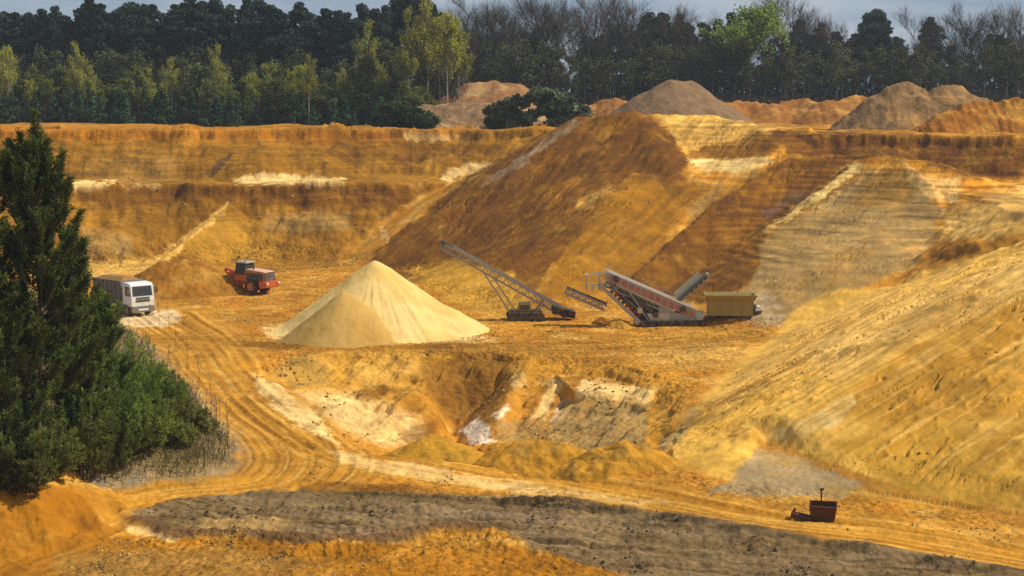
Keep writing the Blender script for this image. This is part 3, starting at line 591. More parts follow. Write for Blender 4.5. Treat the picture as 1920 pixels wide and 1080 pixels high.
# clods lying on the ground, too many to count
def stones(name, areas, colr, kind_seed):
    rs = np.random.RandomState(kind_seed)
    base = np.array([[1, 0, 0], [-1, 0, 0], [0, 1, 0], [0, -1, 0], [0, 0, 1], [0, 0, -0.6]], float)
    tri = np.array([[0, 2, 4], [2, 1, 4], [1, 3, 4], [3, 0, 4], [2, 0, 5], [1, 2, 5], [3, 1, 5], [0, 3, 5]])
    V, Fc, Cc, off = [], [], [], 0
    for poly, n, smin_, smax_ in areas:
        p = np.array(poly); x = rs.uniform(p[:, 0].min(), p[:, 0].max(), n * 3); y = rs.uniform(p[:, 1].min(), p[:, 1].max(), n * 3)
        k = np.nonzero((psd(poly, x, y) > 0) & (fbm(x, y, 5, 3, 181) > .12 + .35 * rs.rand(len(x))))[0][:n]; x, y = x[k], y[k]; z = terrain(x, y)
        s = smin_ + (smax_ - smin_) * rs.rand(len(k)) ** 3
        for i in range(len(k)):
            v = base * (0.7 + 0.6 * rs.rand(6, 1)) * s[i]; a = rs.rand() * 6.28
            ca, sa = math.cos(a), math.sin(a)
            v = np.stack([v[:, 0] * ca - v[:, 1] * sa, v[:, 0] * sa + v[:, 1] * ca, v[:, 2] * 0.8], 1) + (x[i], y[i], z[i] + 0.15 * s[i])
            V.append(v); Fc.append(tri + off); off += 6
            c = np.array(colr[rs.randint(len(colr))]) * (0.7 + 0.6 * rs.rand()); Cc.append(np.repeat(c[None], 6, 0))
    me = np_mesh(name, np.concatenate(V), np.concatenate(Fc), np.concatenate(Cc), False)
    return tag(link_mesh(name, me, M_SOIL), kind='stuff')
stones('gravel', [(STRIP, 4200, .025, .12)], [(.13, .09, .05), (.20, .145, .08), (.26, .19, .11), (.09, .06, .035)], 6)
stones('gravel', [(G2([(1300, 900), (1900, 1000), (1900, 1070), (1300, 980)]), 900, .025, .12), (TOE[3:9] + [(60, 90), (60, 120), (40, 130)], 600, .03, .14),
                  (PIT, 1800, .04, .20), (G2([(0, 1010), (900, 1010), (1100, 1080), (0, 1080)]), 2200, .02, .10), ([(-60, 190), (-20, 190), (-20, 226), (-60, 226)], 300, .06, .26), ([(0, 165), (40, 165), (40, 205), (0, 205)], 350, .05, .18),
                  (G2([(420, 600), (520, 640), (1400, 640), (1420, 618), (900, 600), (560, 560)]), 1800, .04, .16), (G2([(620, 850), (900, 900), (1250, 950), (1300, 990), (900, 930), (560, 905)]), 1600, .03, .12), (MOUND_L, 700, .03, .14)],
       [(0.24, 0.15, 0.075), (0.38, 0.20, 0.04), (0.56, 0.38, 0.15), (0.32, 0.17, 0.04), (0.50, 0.28, 0.05)], 5)

# ------------------------------------------------------------------ vegetation
def leaf_material(name, trans=0.25):
    m, n, l, b = new_mat(name); n.remove(b)
    at = n.new('ShaderNodeAttribute'); at.attribute_name = 'soil'
    oi = n.new('ShaderNodeObjectInfo')
    hs = n.new('ShaderNodeHueSaturation')
    mr = n.new('ShaderNodeMapRange'); mr.inputs['To Min'].default_value = 0.72; mr.inputs['To Max'].default_value = 1.28
    l.new(oi.outputs['Random'], mr.inputs['Value']); l.new(mr.outputs['Result'], hs.inputs['Value']); l.new(at.outputs['Color'], hs.inputs['Color'])
    d = n.new('ShaderNodeBsdfDiffuse'); t = n.new('ShaderNodeBsdfTranslucent'); ms = n.new('ShaderNodeMixShader'); ms.inputs['Fac'].default_value = trans
    l.new(hs.outputs['Color'], d.inputs['Color']); l.new(hs.outputs['Color'], t.inputs['Color'])
    l.new(d.outputs[0], ms.inputs[1]); l.new(t.outputs[0], ms.inputs[2])
    l.new(ms.outputs[0], n['Material Output'].inputs['Surface'])
    return m
M_LEAF = leaf_material('foliage', 0.42); M_NEEDLE = leaf_material('needles', 0.25); M_BARK = leaf_material('bark', 0.0)
class Geo:
    def __init__(s): s.v, s.f, s.c, s.n = [], [], [], 0
    def add(s, v, f, c):
        v = np.asarray(v, float); s.v.append(v); s.f.append(np.asarray(f) + s.n); s.n += len(v)
        c = np.asarray(c, float); s.c.append(np.repeat(c[None], len(v), 0) if c.ndim == 1 else c)
    def quads(s, cen, du, dv, col):                        # many quads at once
        cen, du, dv = map(np.asarray, (cen, du, dv)); n = len(cen)
        v = np.stack([cen - du - dv, cen + du - dv, cen + du + dv, cen - du + dv], 1).reshape(-1, 3)
        col = np.asarray(col); col = np.repeat(col[None], n, 0) if col.ndim == 1 else col
        s.add(v, np.arange(n * 4).reshape(-1, 4), np.repeat(col, 4, 0))
    def tube(s, pts, rad, col, k=5):
        P = [np.array(p, float) for p in pts]; rings = []
        for i, p in enumerate(P):
            d = P[min(i + 1, len(P) - 1)] - P[max(i - 1, 0)]; d /= (np.linalg.norm(d) + 1e-9)
            a = np.cross(d, (0.13, 0.98, 0.21)); a /= (np.linalg.norm(a) + 1e-9); b = np.cross(d, a)
            th = np.arange(k) * 2 * np.pi / k
            rings.append(p + rad[i] * (np.cos(th)[:, None] * a + np.sin(th)[:, None] * b))
        f = []
        for i in range(len(P) - 1):
            for j in range(k): f.append((i * k + j, i * k + (j + 1) % k, (i + 1) * k + (j + 1) % k, (i + 1) * k + j))
        s.add(np.concatenate(rings), f, col)
    def mesh(s, name): return np_mesh(name, np.concatenate(s.v), np.concatenate(s.f), np.concatenate(s.c), False)
def unit(rs, n):
    v = rs.normal(size=(n, 3)); return v / np.linalg.norm(v, axis=1, keepdims=True)
def rand_quads(g, rs, cen, size, col, asp=1.0):
    n = len(cen); a = unit(rs, n); b = np.cross(a, unit(rs, n)); b /= (np.linalg.norm(b, axis=1, keepdims=True) + 1e-9)
    sz = (size * (0.6 + 0.8 * rs.rand(n)))[:, None] * 0.5
    g.quads(cen, a * sz * asp, b * sz, col)
def pine_proto(seed, H=20.0, low=0.42, rad=3.6, col=(0.042, 0.064, 0.050)):
    rs = np.random.RandomState(seed); t, c = Geo(), Geo(); bend = rs.uniform(-.6, .6, 2)
    ax = lambda z: np.array([bend[0] * (z / H) ** 2, bend[1] * (z / H) ** 2, z])
    t.tube([ax(z) for z in np.linspace(0, H * .96, 7)], np.linspace(.26, .05, 7), (0.12, 0.075, 0.05), 6)
    n = 46
    for i in range(n):
        u = (i + rs.rand()) / n; z = H * (low + (0.99 - low) * u)
        r = rad * (np.sin(np.pi * min(1, 0.18 + 0.82 * u)) ** 0.7 * (0.75 if u > .8 else 1)) * (0.35 + 0.75 * rs.rand())
        a = rs.rand() * 6.28; p = ax(z) + np.array([r * math.cos(a), r * math.sin(a), rs.normal() * .3])
        if i % 2 == 0: t.tube([ax(z - .9), (ax(z - .9) + p) / 2 - (0, 0, .1), p], [.08, .05, .02], (0.13, 0.075, 0.045), 4)
        cr_ = rs.uniform(.75, 1.5); q = unit(rs, 120) * (rs.rand(120, 1) ** .4) * (cr_, cr_, cr_ * .6) + p
        k = rs.uniform(.6, 1.45); rand_quads(c, rs, q, 0.30, np.array(col)[None] * k * (.75 + .5 * rs.rand(120, 1)), 1.3)
    return t.mesh('trunk'), c.mesh('crown')
def grow(g, rs, p, d, L, r, lvl, col, tips, spread, kids, up):
    q = p + d * L; m = p + d * L * .5 + rs.normal(size=3) * L * .05
    g.tube([p, m, q], [r, r * .8, r * .62], col, 4 if lvl < 2 else 3)
    if lvl == 0: return
    for i in range(kids[lvl]):
        s = rs.uniform(.35, 1.0); b = p + d * L * s
        nd = d + unit(rs, 1)[0] * spread + np.array((0, 0, up)); nd /= np.linalg.norm(nd)
        ll = L * rs.uniform(.5, .8)
        tips.append((b, nd, ll)); grow(g, rs, b, nd, ll, r * .5, lvl - 1, col, tips, spread, kids, up)
def bare_proto(seed, H=17.0, col=(0.15, 0.12, 0.095), leaf=None, nleaf=0, spread=.62, slim=1.0):
    rs = np.random.RandomState(seed); t, c = Geo(), Geo(); tips = []
    d0 = np.array([rs.normal() * .04, rs.normal() * .04, 1.0]); kids = {1: 5, 2: 5, 3: 6, 4: 7}
    trunk_c = np.array(col) * 1.1
    t.tube([(0, 0, 0), d0 * H * .25, d0 * H * .55, d0 * H * .93], [.24 * slim, .19 * slim, .12 * slim, .03], trunk_c, 6)
    for i in range(15):
        z = H * rs.uniform(.28, .88); nd = unit(rs, 1)[0] * (1, 1, .2) * spread * 1.25 + (0, 0, .75); nd /= np.linalg.norm(nd)
        L = H * (0.30 - .2 * (z / H - .28)) * rs.uniform(.8, 1.2) * (slim if slim < 1 else 1)
        tips.append((d0 * z, nd, L)); grow(c, rs, d0 * z, nd, L, .075 * slim, 3, np.array(col) * rs.uniform(.8, 1.3), tips, spread, kids, .22)
    if nleaf:
        ii = rs.randint(len(tips), size=nleaf); P = np.array([tips[i][0] + tips[i][1] * tips[i][2] * rs.uniform(.2, 1.05) for i in ii]) + rs.normal(size=(nleaf, 3)) * .22
        cc = np.array(leaf)[None] * (0.6 + 0.8 * rs.rand(nleaf, 1)); rand_quads(c, rs, P, 0.19, cc)
    return t.mesh('trunk'), c.mesh('crown')
def bush_proto(seed, H=3.0, rad=2.0, col=(0.045, 0.075, 0.03), n=20, qs=.3):
    rs = np.random.RandomState(seed); t, c = Geo(), Geo()
    for i in range(n):
        a = rs.rand() * 6.28; r = rad * rs.rand() ** .6; z = H * (0.2 + .75 * rs.rand() * (1 - .55 * (r / rad) ** 2)); p = np.array([r * math.cos(a), r * math.sin(a), z])
        if i % 3 == 0: t.tube([(0, 0, -.2), p * (.5, .5, .6), p], [.07, .05, .02], (0.12, .08, .05), 4)
        cr_ = rs.uniform(.5, .9) * rad * .5; q = unit(rs, 60) * (rs.rand(60, 1) ** .4) * (cr_, cr_, cr_ * .9) + p; q[:, 2] = np.maximum(q[:, 2], .02)
        rand_quads(c, rs, q, qs, np.array(col) * rs.uniform(.6, 1.5))
    return t.mesh('stem'), c.mesh('foliage')
def spire_proto(seed, H=8.0, rad=1.9, col=(0.065, 0.135, 0.065)):
    rs = np.random.RandomState(seed); t, c = Geo(), Geo()
    t.tube([(0, 0, 0), (0, 0, H * .5), (0, 0, H * .97)], [.14, .09, .02], (0.1, .07, .05), 5)
    for i in range(40):
        u = rs.rand() ** .8; z = H * (.06 + .92 * u); r = rad * (1 - u) ** .8 * (.4 + .7 * rs.rand()); a = rs.rand() * 6.28
        p = np.array([r * math.cos(a), r * math.sin(a), z - .12 * r]); q = unit(rs, 40) * (rs.rand(40, 1) ** .4) * (.65, .65, .4) * (1.15 - .6 * u) + p
        rand_quads(c, rs, q, .32, np.array(col) * rs.uniform(.6, 1.5))
    return t.mesh('trunk'), c.mesh('crown')
PROTO = {
 'pine': [pine_proto(s, 20, lo, rd) for s, lo, rd in ((1, .40, 3.4), (2, .34, 3.0), (3, .46, 3.9), (4, .38, 2.8))],
 'bare': [bare_proto(s, 17) for s in (11, 12, 13)],
 'birch': [bare_proto(s, 15, (0.34, 0.30, 0.25), (0.36, 0.36, 0.045), 4200, .5, .75) for s in (21, 22, 23)],
 'green': [bare_proto(31, 13, (0.10, .08, .05), (0.21, 0.28, 0.05), 9000, .75, 1.0)],
 'twig': [bare_proto(s, 10, (0.135, 0.115, 0.085), (0.13, 0.14, 0.05), 500, .5, .6) for s in (41, 42)],
 'scrub': [bare_proto(s, 9, (0.14, .11, .09), (0.165, 0.185, 0.055), 4000, .6, .6) for s in (71, 72, 73)],
 'bush': [bush_proto(s) for s in (51, 52, 53)], 'spire': [spire_proto(s) for s in (61, 62)],
}
PH = {'pine': 20, 'bare': 17, 'birch': 15, 'green': 13, 'twig': 10, 'scrub': 9, 'bush': 3, 'spire': 8}
NAME = {'pine': 'pine_tree', 'bare': 'bare_tree', 'birch': 'birch_tree', 'green': 'leafy_tree', 'twig': 'young_tree', 'scrub': 'young_tree', 'bush': 'shrub', 'spire': 'young_conifer'}
_tr = random.Random(3)
def plant(kind, px, top, D, label, group=None, wide=1.0, base=None):
    x, _, zt = U(px, top, D); zb = terrain_z(x, D) - 0.15 if base is None else base
    sc = (zt - zb) / PH[kind]; v = _tr.choice(PROTO[kind])
    e = empty(NAME[kind], (x, D, zb), _tr.uniform(0, 6.28)); e.scale = (sc * wide, sc * wide, sc)
    tag(e, label, 'shrub' if kind == 'bush' else 'tree', group)
    a, b = ('stem', 'foliage') if kind == 'bush' else ('trunk', 'crown')
    o = link_mesh(a, v[0], M_BARK, e); o = link_mesh(b, v[1], M_NEEDLE if kind in ('pine', 'spire') else M_LEAF, e)
    return e
ORD = 'first second third fourth fifth sixth seventh eighth ninth tenth eleventh twelfth thirteenth fourteenth fifteenth sixteenth'.split()
MARKS = [(-60, 'the near pine'), (150, 'the white truck'), (465, 'the red loader'), (703, 'the pale sand cone'), (900, 'the brush heap'), (1100, 'the rounded taupe heap'), (1400, 'the long rusty bank'), (1600, 'the two peaked heap'), (1800, 'the orange earth bank'), (1990, 'the frame edge')]
COUNT = {}
def where(px, what):
    i = max(k for k, m in enumerate(MARKS[:-1]) if px >= m[0]); n = COUNT.get((i, what), 0); COUNT[(i, what)] = n + 1
    return f"{ORD[n]} {what} from above {MARKS[i][1]} toward {MARKS[i + 1][1]}"
def row(kind, spec, D, what, group, jit=6):
    for px, top in sorted(spec):
        plant(kind, px, top, D + _tr.uniform(-jit, jit), where(px, what), group, _tr.uniform(.85, 1.2))
# dark pines along the skyline
SKY = [(-60, 22), (-25, 26), (8, 25), (30, 28), (55, 27), (80, 24), (100, 19), (125, 34), (150, 20), (168, 3), (188, 12), (208, 29), (228, 18), (245, 12), (268, 16), (286, 11), (312, 32), (335, 16), (360, 2), (378, 10), (402, 7), (432, 12), (462, 2), (488, 6), (510, 18), (535, 30), (560, 12), (582, 28), (604, 21), (630, 27), (655, 28), (678, 15), (700, 24), (722, 17), (746, 5), (768, -1), (790, 1), (812, 10), (830, 30)]
row('pine', SKY, 292, 'tall dark skyline pine', 'dark pines along the skyline')
row('pine', [(1215, 30), (1240, 26), (1275, 30), (1288, 46), (1318, 48), (1345, 42), (1372, 30), (1495, 40), (1535, 46), (1572, 62), (1600, 68), (1628, 30), (1648, 24), (1745, 38), (1690, 90), (1895, 120)], 335, 'dark skyline pine', 'dark pines along the skyline', 4)
row('bare', [(865, 46), (890, 24), (905, 26), (935, 36), (960, 34), (1000, 28), (1022, 14), (1045, 18), (1085, 40), (1112, 24), (1138, 12), (1160, 18), (1185, 34), (1262, 30), (1300, 44), (1450, 26), (1474, 26), (1510, 40), (1560, 62), (1715, 50), (1780, 62), (1805, 40), (1830, 50), (1868, 48), (1888, 42), (1912, 48), (1950, 46)], 328, 'bare twiggy skyline tree', 'bare trees along the skyline', 6)
plant('green', 1406, 34, 318, 'fresh lime green tree standing out among dark pines', None, 1.15)
for px, top, D, lb in ((800, 30, 268, 'tallest yellow green birch at the end of the dark pines'), (765, 52, 266, 'yellow green birch just beside the tallest one'), (838, 42, 270, 'yellow brown birch on the spoil heap side of the tallest one'), (692, 72, 272, 'slender yellow green birch before the dark pines above the sand cone'),
                       (578, 124, 262, 'bright yellow green sapling above the rim behind the loader'), (410, 108, 268, 'olive green sapling before dark pines, between truck and loader'), (140, 104, 270, 'olive sapling before the dark pines above the white truck'), (18, 96, 268, 'yellowish sapling behind the tip of the near pine'), (548, 140, 264, 'small yellowish sapling beside the bright one behind the loader'), (860, 70, 276, 'thin greenish birch where bare trees begin')):
    plant('birch', px, top, D, lb, 'birches before the wood', .7 if px < 600 else .72)
for i in range(13):
    px = -40 + 760 * (i + _tr.random()) / 13
    plant('birch', px, 118 + 40 * _tr.random(), 266 + 6 * _tr.random(), 'pale yellow green birch sapling among the green young trees', 'birch saplings among young trees', .9)
for i in range(46):                                        # lower bare trees along the front of the pines
    px = -50 + 900 * (i + _tr.random()) / 46
    plant('twig', px, 100 + 55 * _tr.random() - .02 * px, 276 + 8 * _tr.random(), 'leafless young tree in the brown thicket before the dark pines', 'young bare trees before the pines', 1.2)
for i in range(44):
    px = 860 + 1090 * (i + _tr.random()) / 44
    plant('twig', px, 78 + 45 * _tr.random(), 312 + 10 * _tr.random(), 'leafless young tree in the dark thicket under the bare skyline trees', 'young bare trees under the skyline', 1.3)
for i in range(16):
    px = 870 + 1080 * (i + _tr.random()) / 16
    plant('pine', px, 58 + 60 * _tr.random(), 322 + 6 * _tr.random(), 'dark green pine among the bare trees along the wood front', 'pines among the bare trees', 1.1)
for i in range(30):
    px = 850 + 1100 * (i + _tr.random()) / 30
    plant('pine', px, 62 + 40 * _tr.random(), 350 + 12 * _tr.random(), 'dark pine standing deep in the wood behind bare trees', 'pines deep in the wood', 1.2)
for i in range(28):
    px = -60 + 880 * (i + _tr.random()) / 28
    plant('pine', px, 34 + 22 * _tr.random(), 306 + 8 * _tr.random(), 'dark pine closing the wood behind the tall skyline pines', 'pines behind the skyline pines', 1.3)
for i in range(34):
    px = -50 + 800 * (i + _tr.random()) / 34
    plant('spire', px, 158 + 40 * _tr.random() + .02 * px, 258 + 8 * _tr.random(), 'bushy blue green young conifer along the top of the back wall', 'young conifers along the pit edge', 1.25)
for i in range(20):
    px = 380 + 440 * (i + _tr.random()) / 20
    plant('scrub', px, 140 + 50 * _tr.random(), 262 + 8 * _tr.random(), 'olive tinged young tree in the scrub above the back wall', 'scrub above the back wall', 1.1)
for px, top, D, w_, lb in ((735, 192, 250, 1.3, 'dark green shrub at the pit edge above the sand cone'), (795, 200, 249, .9, 'small dark shrub between the pit edge shrub and the brush heap')):
    plant('bush', px, top, D, lb, None, w_)
for i in range(26):
    px = -60 + 790 * (i + _tr.random()) / 26
    plant('scrub', px, 112 + 85 * _tr.random(), 266 + 10 * _tr.random(), 'soft green young tree in leaf before the dark pines', 'young trees in leaf before the pines', _tr.uniform(.7, 1.2))
# heap of cut brush on the rim
def brush_heap():
    x, y, _ = U(1015, 200, 246); zb = terrain_z(x, y); e = empty('brush_heap', (x, y, zb - .1))
    tag(e, 'heap of dark green cut brush on the rim beside the spoil crest', 'brush heap')
    rs = np.random.RandomState(77); c, t = Geo(), Geo()
    for i in range(130):
        px = rs.uniform(915, 1100); top = np.interp(px, [920, 960, 1000, 1030, 1060, 1100], [204, 184, 164, 170, 180, 200])
        X, Y, Z = U(px, top, 246); p = np.array([X - x, rs.uniform(-3, 3), max(Z - zb, .5) * rs.rand() ** .8])
        q = unit(rs, 46) * rs.rand(46, 1) ** .4 * (1.0, .9, .55) + p; q[:, 2] = np.maximum(q[:, 2], 0)
        rand_quads(c, rs, q, .36, np.array((0.12, .15, .08)) * rs.uniform(.4, 1.6), 1.8)
        if i % 3 == 0: t.tube([p, p + (rs.uniform(-2, 2), rs.uniform(-1, 1), rs.uniform(-.2, .6))], [.07, .03], (.2, .15, .1), 4)
    link_mesh('foliage', c.mesh('foliage'), M_NEEDLE, e); link_mesh('branch_tangle', t.mesh('branch_tangle'), M_BARK, e)
brush_heap()
# undergrowth of the wood: twigs and leaves that nobody could count
def undergrowth():
    rs = np.random.RandomState(9); g = Geo()
    for y0, y1, x0, x1, hh, n, col in ((296, 312, -110, -8, 13, 15000, (0.030, .034, .034)), (330, 350, -20, 125, 10.5, 15000, (0.034, .034, .036)), (262, 276, -100, 0, 3.0, 5000, (0.035, .05, .022)), (300, 322, -15, 115, 3.0, 4500, (0.05, .042, .028))):
        x = rs.uniform(x0, x1, n); y = rs.uniform(y0, y1, n); z = terrain(x, y) + hh * rs.rand(n) * (0.65 + .35 * fbm(x, y, 6, 2, 3))
        P = np.stack([x, y, z], 1); k = n // 2
        rand_quads(g, rs, P[:k], .75, np.array(col)[None] * (0.5 + rs.rand(k, 1)))
        up = np.stack([rs.normal(size=n - k) * .25, rs.normal(size=n - k) * .25, np.ones(n - k)], 1) * 1.1
        g.quads(P[k:], np.repeat([[.05, .02, 0]], n - k, 0), up, np.array((0.07, .055, .05))[None] * (.5 + rs.rand(n - k, 1)))
    tag(link_mesh('undergrowth', g.mesh('undergrowth'), M_LEAF), kind='stuff')
undergrowth()
# near pines on the bank: whorled limbs carrying bottle-brush shoots
def needle_shoot(g, rs, p, d, L, n, col, nl=.22):
    d = d / np.linalg.norm(d); s = rs.rand(n, 1) ** .8
    out = unit(rs, n); out -= (out @ d)[:, None] * d; out /= np.linalg.norm(out, axis=1, keepdims=True)
    nd = out * .75 + d * .65; nd /= np.linalg.norm(nd, axis=1, keepdims=True)
    w = np.cross(nd, unit(rs, n)); w /= np.linalg.norm(w, axis=1, keepdims=True)
    ln = nl * (0.7 + .6 * rs.rand(n, 1))
    g.quads(p + d * L * s + nd * ln * .5, w * .015, nd * ln * .5, np.array(col)[None] * (.65 + .7 * rs.rand(n, 1)))
def near_pine(px, base_D, top, label, seed, prof, crown_low, leaders=()):
    rs = np.random.RandomState(seed); x, y, zt = U(px, top, base_D); zb = terrain_z(x, y) - .1; H = zt - zb
    e = empty('pine_tree', (x, y, zb)); tag(e, label, 'tree', None)
    t, c = Geo(), Geo(); bark = (0.17, .12, .08)
    ax = lambda z: np.array([.25 * math.sin(z * .35 + seed), .2 * math.sin(z * .3), z])
    zs = np.linspace(0, H * .97, 12); t.tube([ax(z) for z in zs], .17 * (1 - zs / H) ** .8 + .02, bark, 8)
    z = crown_low * H
    while z < H * .985:
        u = z / H; Lm = np.interp(u, *prof)
        for k in range(5):
            a = rs.rand() * 6.28; L = Lm * rs.uniform(.6, 1.15); el = R(rs.uniform(8, 30) + 38 * u ** 2)
            d = np.array([math.cos(a) * math.cos(el), math.sin(a) * math.cos(el), math.sin(el)])
            p0 = ax(z); p1 = p0 + d * L * .6; p2 = p0 + d * L + (0, 0, .16 * L)
            t.tube([p0, p1, p2], [.04, .026, .012], bark, 4)
            for s in range(int(4 + 3.6 * L)):
                v = rs.uniform(.22, 1.0) if s else 1.0
                q = p0 + (p1 - p0) * min(1, v / .6) if v < .6 else p1 + (p2 - p1) * (v - .6) / .4
                dd = d * .45 + unit(rs, 1)[0] * .35 + (0, 0, 1.0); LL = rs.uniform(.45, 1.1)
                g_ = rs.uniform(.45, 1.5); needle_shoot(c, rs, q, dd, LL, 62, np.array((0.13, .165, .036)) * g_)
        z += .40
    for lx, ltop, lb in leaders:                            # upright leading shoots that break the outline
        X, _, Z = U(lx, ltop, base_D); p2 = np.array([X - x, rs.uniform(-.6, .6), Z - zb]); p1 = np.array([p2[0] * .75, p2[1], p2[2] - lb]); p0 = ax(max(p1[2] - 1.6, 1))
        t.tube([p0, p1, p2], [.05, .035, .012], bark, 5)
        needle_shoot(c, rs, p1, p2 - p1, lb, int(210 * lb), (0.13, .17, .040), .25)
        for k in range(int(5 * lb)):
            s = rs.uniform(0, .75); needle_shoot(c, rs, p1 + (p2 - p1) * s, (rs.normal() * .5, rs.normal() * .5, .8), rs.uniform(.4, .7), 46, (0.12, .155, .036))
    link_mesh('trunk', t.mesh('trunk'), M_BARK, e); link_mesh('crown', c.mesh('crown'), M_NEEDLE, e)
near_pine(56, 80, 318, 'big dark green pine with upright shoots on the near bank', 5, ([0, .25, .45, .65, .8, .92, 1], [3.2, 3.4, 2.8, 2.5, 2.2, 1.9, 1.2]), .24,
          [(62, 208, 2.6), (34, 250, 2.3), (94, 262, 2.4), (82, 290, 1.6), (122, 284, 2.3), (138, 330, 2.2), (8, 282, 2.2), (110, 345, 1.6), (48, 300, 1.8), (150, 392, 1.8), (20, 330, 1.6)])
near_pine(-62, 79, 300, 'pine cut by the frame edge beside the big near pine', 6, ([0, .3, .6, .85, 1], [3.2, 3.2, 2.6, 1.6, .5]), .2, [(-40, 250, 2.0), (-12, 300, 1.8)])
near_pine(132, 85, 450, 'lower dark pine tucked behind the big near pine', 8, ([0, .3, .6, .85, 1], [1.6, 1.6, 1.2, .7, .2]), .10, [(146, 430, 1.0), (118, 440, 1.0)])
near_pine(12, 78, 610, 'young dense pine low against the trunk of the big near pine', 9, ([0, .3, .6, .85, 1], [2.4, 2.4, 1.8, 1.0, .3]), .05)
near_pine(196, 92, 575, 'small bright green pine beside the grey truck body', 10, ([0, .3, .6, .85, 1], [1.7, 1.7, 1.3, .7, .2]), .06)
def near_shrub(px, D, top, label, seed, rad, col, n=900):
    rs = np.random.RandomState(seed); x, y, zt = U(px, top, D); zb = terrain_z(x, y) - .1; H = max(zt - zb, .8)
    e = empty('shrub', (x, y, zb)); tag(e, label, 'shrub', 'shrubs on the near bank')
    t, c = Geo(), Geo()
    for i in range(46):
        a = rs.rand() * 6.28; r = rad * rs.rand() ** .5; hh = H * (1 - .5 * (r / rad) ** 2) * rs.uniform(.6, 1.05)
        p0 = np.array([r * .35 * math.cos(a), r * .35 * math.sin(a), 0]); p1 = np.array([r * .8 * math.cos(a), r * .8 * math.sin(a), hh * .6]); p2 = np.array([r * math.cos(a), r * math.sin(a), hh])
        t.tube([p0, p1, p2], [.025, .018, .008], (.13, .09, .05), 3)
        k = rs.uniform(.6, 1.4)
        for s in np.linspace(.15, 1, 9):
            q = p1 + (p2 - p1) * (s - .5) * 2 if s > .5 else p0 + (p1 - p0) * s * 2
            needle_shoot(c, rs, q, (p2 - p1) + rs.normal(size=3) * .5, .45, 30, np.array(col) * (1.35, 1.15, .8) * k * 2.3, .17)
    link_mesh('stem', t.mesh('stem'), M_BARK, e); link_mesh('foliage', c.mesh('foliage'), M_LEAF, e)
for i, (px, D, top, rad, col, lb) in enumerate((
    (-8, 77, 770, 1.5, (.04, .055, .018), 'dark shrub at the frame edge under the near pines'), (64, 82, 742, 1.6, (.042, .06, .02), 'dark shrub filling the gap under the big pine crown'),
    (240, 95, 632, 2.2, (.060, .095, .022), 'broad bright green shrub at the crest of the bank'), (300, 97, 690, 1.7, (.055, .085, .022), 'green shrub on the bank just before the grey stony patch'),
    (195, 88, 655, 2.2, (.045, .072, .020), 'tall dark green shrub against the small bright pine'), (262, 90, 735, 2.0, (.060, .090, .024), 'mid green shrub halfway down the bank'),
    (335, 95, 748, 1.6, (.062, .075, .028), 'olive shrub close to the haul road bend'), (150, 83, 730, 1.9, (.040, .058, .018), 'dark shrub in the shade of the big near pine'),
    (95, 80, 790, 1.6, (.045, .060, .020), 'low dark shrub at the trunk of the big near pine'), (330, 92, 815, 1.3, (.060, .075, .025), 'small olive shrub at the outer foot of the bank'),
    (40, 77, 830, 1.3, (.04, .05, .018), 'ragged dark shrub above the orange mound'),
    (368, 96, 800, 1.1, (.07, .075, .03), 'thin olive shrub nearest the curve of the road'))):
    near_shrub(px, D, top, lb, 300 + i, rad, col)
# turf on the bank
def grass():
    rs = np.random.RandomState(31); g = Geo()
    p = np.array(BANK); x = rs.uniform(-34, -14, 60000); y = rs.uniform(80, 150, 60000)
    d = psd(BANK, x, y); k = np.nonzero((d > .6 + .8 * rs.rand(len(x))) & (rs.rand(len(x)) < np.where(y > 120, .25, .9)))[0][:34000]; x, y = x[k], y[k]; z = terrain(x, y); n = len(k)
    hh = .18 + .38 * rs.rand(n) ** 2 + .1 * rs.rand(n); up = np.stack([rs.normal(size=n) * .3, rs.normal(size=n) * .3, np.ones(n)], 1) * hh[:, None] * .5
    a = rs.rand(n) * 6.28; w = np.stack([np.cos(a), np.sin(a), 0 * a], 1) * (.010 + .014 * rs.rand(n, 1))
    pal = np.array([(.22, .17, .085), (.10, .10, .03), (.30, .24, .13), (.07, .085, .025), (.16, .11, .06)])
    g.quads(np.stack([x, y, z], 1) + up, w, up, pal[rs.randint(5, size=n)] * (.7 + .6 * rs.rand(n, 1)))
    tag(link_mesh('grass', g.mesh('grass'), M_LEAF), kind='stuff')
grass()
